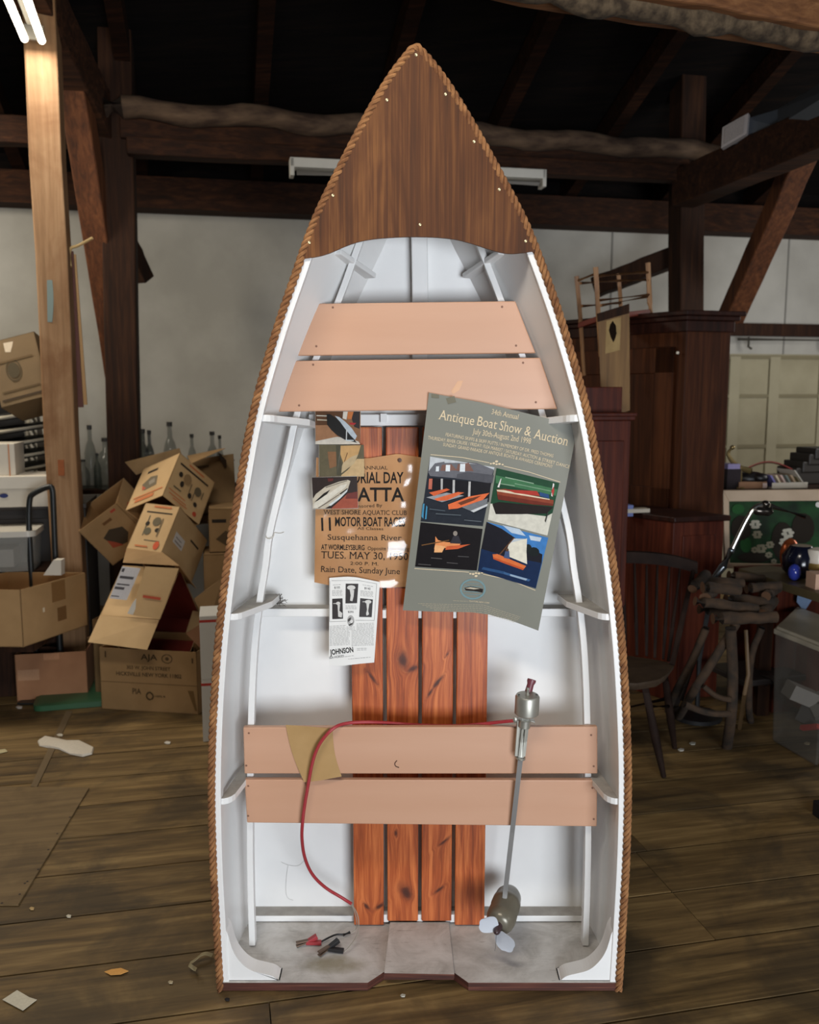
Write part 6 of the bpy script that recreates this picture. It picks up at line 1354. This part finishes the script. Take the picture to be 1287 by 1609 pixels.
q = D_(1284, 880, 4.15); m = MB(); m.lathe(V((q.x, q.y, cz2 + .001)), Z, [(0, 0), (0, .04), (.02, .055), (.10, .06), (.14, .05), (.15, .0)], 20); m.build('jar_body', plain('white_glaze', (214, 204, 190), .3), t, smooth=True)
m = MB(); m.lathe(V((q.x, q.y, cz2 + .05)), Z, [(0, .0585), (0, .061), (.03, .062), (.03, .0595)], 20); m.build('gold_band', plain('gold_band', (150, 122, 64), .4, .4), t, smooth=True)
m = MB(); q = D_(1287, 908, 3.95); m.box((q.x + .02, q.y, cz2 + .035), (.12, .08, .07), .1); o = m.build('card_box', kraft('pink_card', (196, 158, 134), (204, 168, 144))); tag(o, 'small pinkish card box at the right edge of the table', 'box')
# strip light hung from the squared beam
t = thing('strip_light', rp(655, 268, 5.6), 'unlit white fluorescent strip light crossing behind the bow', 'lamp')
a, b_ = rp(455, 257, 5.6), rp(855, 276, 5.6); sdir = (b_ - a).normalized()
m_en = plain('white_enamel_fitting', (206, 202, 192), .45)
m = MB(); m.beam(a + Z * .0, b_ + Z * .0, .09, .055, (0, 0, 1)); m.build('housing', m_en, t, bevel=.004)
m = MB(); m.tube([a - Z * .05 - N * .02 + sdir * .04, b_ - Z * .05 - N * .02 - sdir * .04], .017, 12); m.build('tube', plain('unlit_tube', (222, 220, 214), .3), t, smooth=True)
for q in (a + sdir * .012, b_ - sdir * .012): m = MB(); m.par(q - sdir * .012 - N * .045 - Z * .075, sdir * .024, N * .09, Z * .1); m.build('end_cap', m_en, t, bevel=.003)
m = MB()
for f in (.2, .8): m.tube([a.lerp(b_, f) + Z * .02, a.lerp(b_, f) + Z * .06 + N * .25], .005, 6)
m.build('bracket', plain('dark_bracket', (60, 50, 40), .6), t)
# grey air duct with a white grille lying along the tie beam
du = thing('air_duct', D_(1170, 210, 5.75), 'grey sheet-metal duct ending in a white grille on the right tie beam', 'duct')
g4 = [D_(1135, 200, 5.7), D_(1176, 177, 5.55), D_(1173, 210, 5.55), D_(1133, 233, 5.7)]
m = MB(); m.prism(g4, (.03, .05, .0)); m.build('grille_frame', plain('white_grille', (196, 186, 182), .5), du, bevel=.003)
gc_ = sum(g4, V()) / 4; m = MB(); g5 = [gc_ + (p - gc_) * .75 - V((.004, .006, 0)) for p in g4]; m.prism(g5, (.006, .008, 0)); m.build('grille', plain('grille_mesh', (168, 158, 154), .6, c2=(184, 174, 170), scale=120), du)
e4 = [D_(1330, 130, 4.9), D_(1330, 105, 4.8), D_(1330, 130, 4.7), D_(1330, 165, 4.8)]
m = MB(); m.loft([[gc_ + (p - gc_) * .8 + V((.02, .05, 0)) for p in g4], [D_(1210, 190, 5.55), D_(1222, 172, 5.45), D_(1222, 198, 5.4), D_(1212, 212, 5.5)], e4]); m.build('duct_body', plain('galvanised', (104, 110, 118), .4, .5), du)
# small lit bulbs glimpsed far back
t = thing('bulb_cluster', rp(1115, 165, 6.6), 'small cluster of pale bulbs high beside the right post', 'lamp'); q = rp(1115, 165, 6.6)
for dx, dz in ((-.03, -.02), (0, 0), (.035, .01)): m = MB(); m.ball(q + U * dx + Z * dz, .018); m.build('bulb', emit('pale_bulb', (255, 250, 230), 1.2), t, smooth=True)
m = MB(); m.tube([q, q + Z * .6], .006, 6); m.build('wire', m_blackr, t)

# ================================================================ litter on the floor
def flat(name, pts, col, label, cat, rough=.8, lift=.003, curl=0.0, th=.001):
    P_ = [flo(*p) for p in pts]; m = MB(); c = sum(P_, V()) / len(P_)
    P_ = [p + Z * (lift + curl * (p - c).length) for p in P_]; m.prism(P_, Z * th); o = m.build(name, ink(col, rough)); return tag(o, label, cat)
rag = [(59, 1166), (70, 1160), (88, 1161), (105, 1166), (125, 1167), (148, 1176), (145, 1186), (130, 1190), (110, 1186), (92, 1178), (76, 1176), (62, 1173)]
P_ = [flo(*p) for p in rag]; c = sum(P_, V()) / len(P_); m = MB(); m.loft([[p + Z * .002 for p in P_], [c + (p - c) * .97 + Z * (.010 + .004 * math.sin(i * 2.1)) for i, p in enumerate(P_)], [c + (p - c) * .6 + Z * (.014 + .004 * math.sin(i * 1.7)) for i, p in enumerate(P_)]])
tag(m.build('crumpled_paper', ink((214, 204, 188)), smooth=True), 'crumpled white paper strip on the floor left of the boat', 'paper')
flat('paper_square', [(4, 1573), (27, 1558), (46, 1569), (58, 1573), (36, 1590)], (214, 206, 186), 'pale square of paper on the floor at the bottom left corner', 'paper', curl=.01)
flat('orange_leaf', [(164, 1529), (175, 1525), (190, 1523), (202, 1528), (190, 1533), (174, 1534)], (222, 164, 92), 'orange pointed scrap on the floor left of the boat', 'scrap', curl=.02)
m = MB(); rb_ = [(334, 1505), (320, 1510), (306, 1516), (296, 1524), (300, 1530), (308, 1528), (309, 1538)]
cl = chaikin([flo(*p) + Z * (.004 + .02 * math.sin(i * 1.3) ** 2) for i, p in enumerate(rb_)], 2)
m.loft([[p + V((0, -.009, .004)), p + V((0, .009, -.002 + .004)), p + V((0, .009, .0035)), p + V((0, -.009, .0055))] for p in cl]); tag(m.build('curled_strip', ink((150, 138, 108))), 'curled dry strip on the floor at the left foot of the boat', 'scrap')
flat('paper_scrap', [(-6, 1180), (8, 1178), (12, 1182), (-4, 1186)], (190, 178, 140), 'pale paper scrap at the left edge of the floor', 'scrap')
for i, (x, y, c, lab) in enumerate(((50, 1429, (190, 160, 112), 'tan chip on the floor below the plywood patch'), (263, 1168, (214, 208, 196), 'white crumb on the floor right of the crumpled paper'), (108, 1441, (206, 196, 176), 'white splinter on the floor right of the tan chip'), (94, 1156, (200, 192, 176), 'small white crumb beside the crumpled paper'), (1070, 1179, (214, 208, 196), 'white scrap by the Windsor chair legs'), (1088, 1169, (190, 186, 172), 'small pale scrap near the planter legs'), (1268, 1169, (176, 160, 128), 'pale chip on the floor near the right edge'), (268, 1545, (176, 160, 130), 'pale shaving by the left foot of the boat'), (633, 1566, (190, 186, 172), 'white crumb below the boat stern'), (357, 1572, (40, 36, 36), 'dark pebble below the left stern corner'), (30, 1112, (214, 206, 196), 'white torn scrap under the reddish carton'))):
    w_ = 5 if y < 1250 else 4
    flat('floor_scrap', [(x - w_, y), (x - 1, y - 2), (x + w_, y - 1), (x + w_ - 1, y + 2), (x - 2, y + 2)], c, lab, 'scrap', lift=.002, th=.003)
m = MB(); pp = [flo(*p) for p in [(-30, 1238), (140, 1240), (29, 1424), (-30, 1424)]]; m.prism([p + Z * .001 for p in pp], Z * .006); o = m.build('plywood_patch', wood('plywood_sheet', (92, 74, 48), (116, 94, 62), (134, 110, 74), axis=0, fine=30, rough=.7, rot=PHI, dirt=((70, 54, 34), 4, .4))); tag(o, 'thin plywood sheet nailed over the floor at the left edge', 'board')
for x, y in ((76, 1335), (60, 1366), (43, 1385), (39, 1388), (31, 1405), (3, 1419), (90, 1310), (110, 1284)):
    p = flo(x, y, .0075); k = MB(); k.lathe(p, Z, [(0, .004), (.0008, .0035), (.001, 0)], 8); k.build('nail', plain('rusty_nail', (50, 38, 28), .7), o)
m = MB(); pp = [flo(*p) for p in [(104, 1118), (114, 1119), (58, 1238), (48, 1237)]]; m.prism([p + Z * .001 for p in pp], Z * .003); tag(m.build('metal_strip', plain('dull_strip', (110, 92, 66), .5)), 'narrow strip nailed across the floor above the plywood sheet', 'strip')
m = MB(); q = flo(1284, 1284); m.box((q.x + .03, q.y, .03), (.07, .06, .06), .2); tag(m.build('dark_block', ink((30, 26, 26)), bevel=.004), 'small black block on the floor at the right edge', 'block')
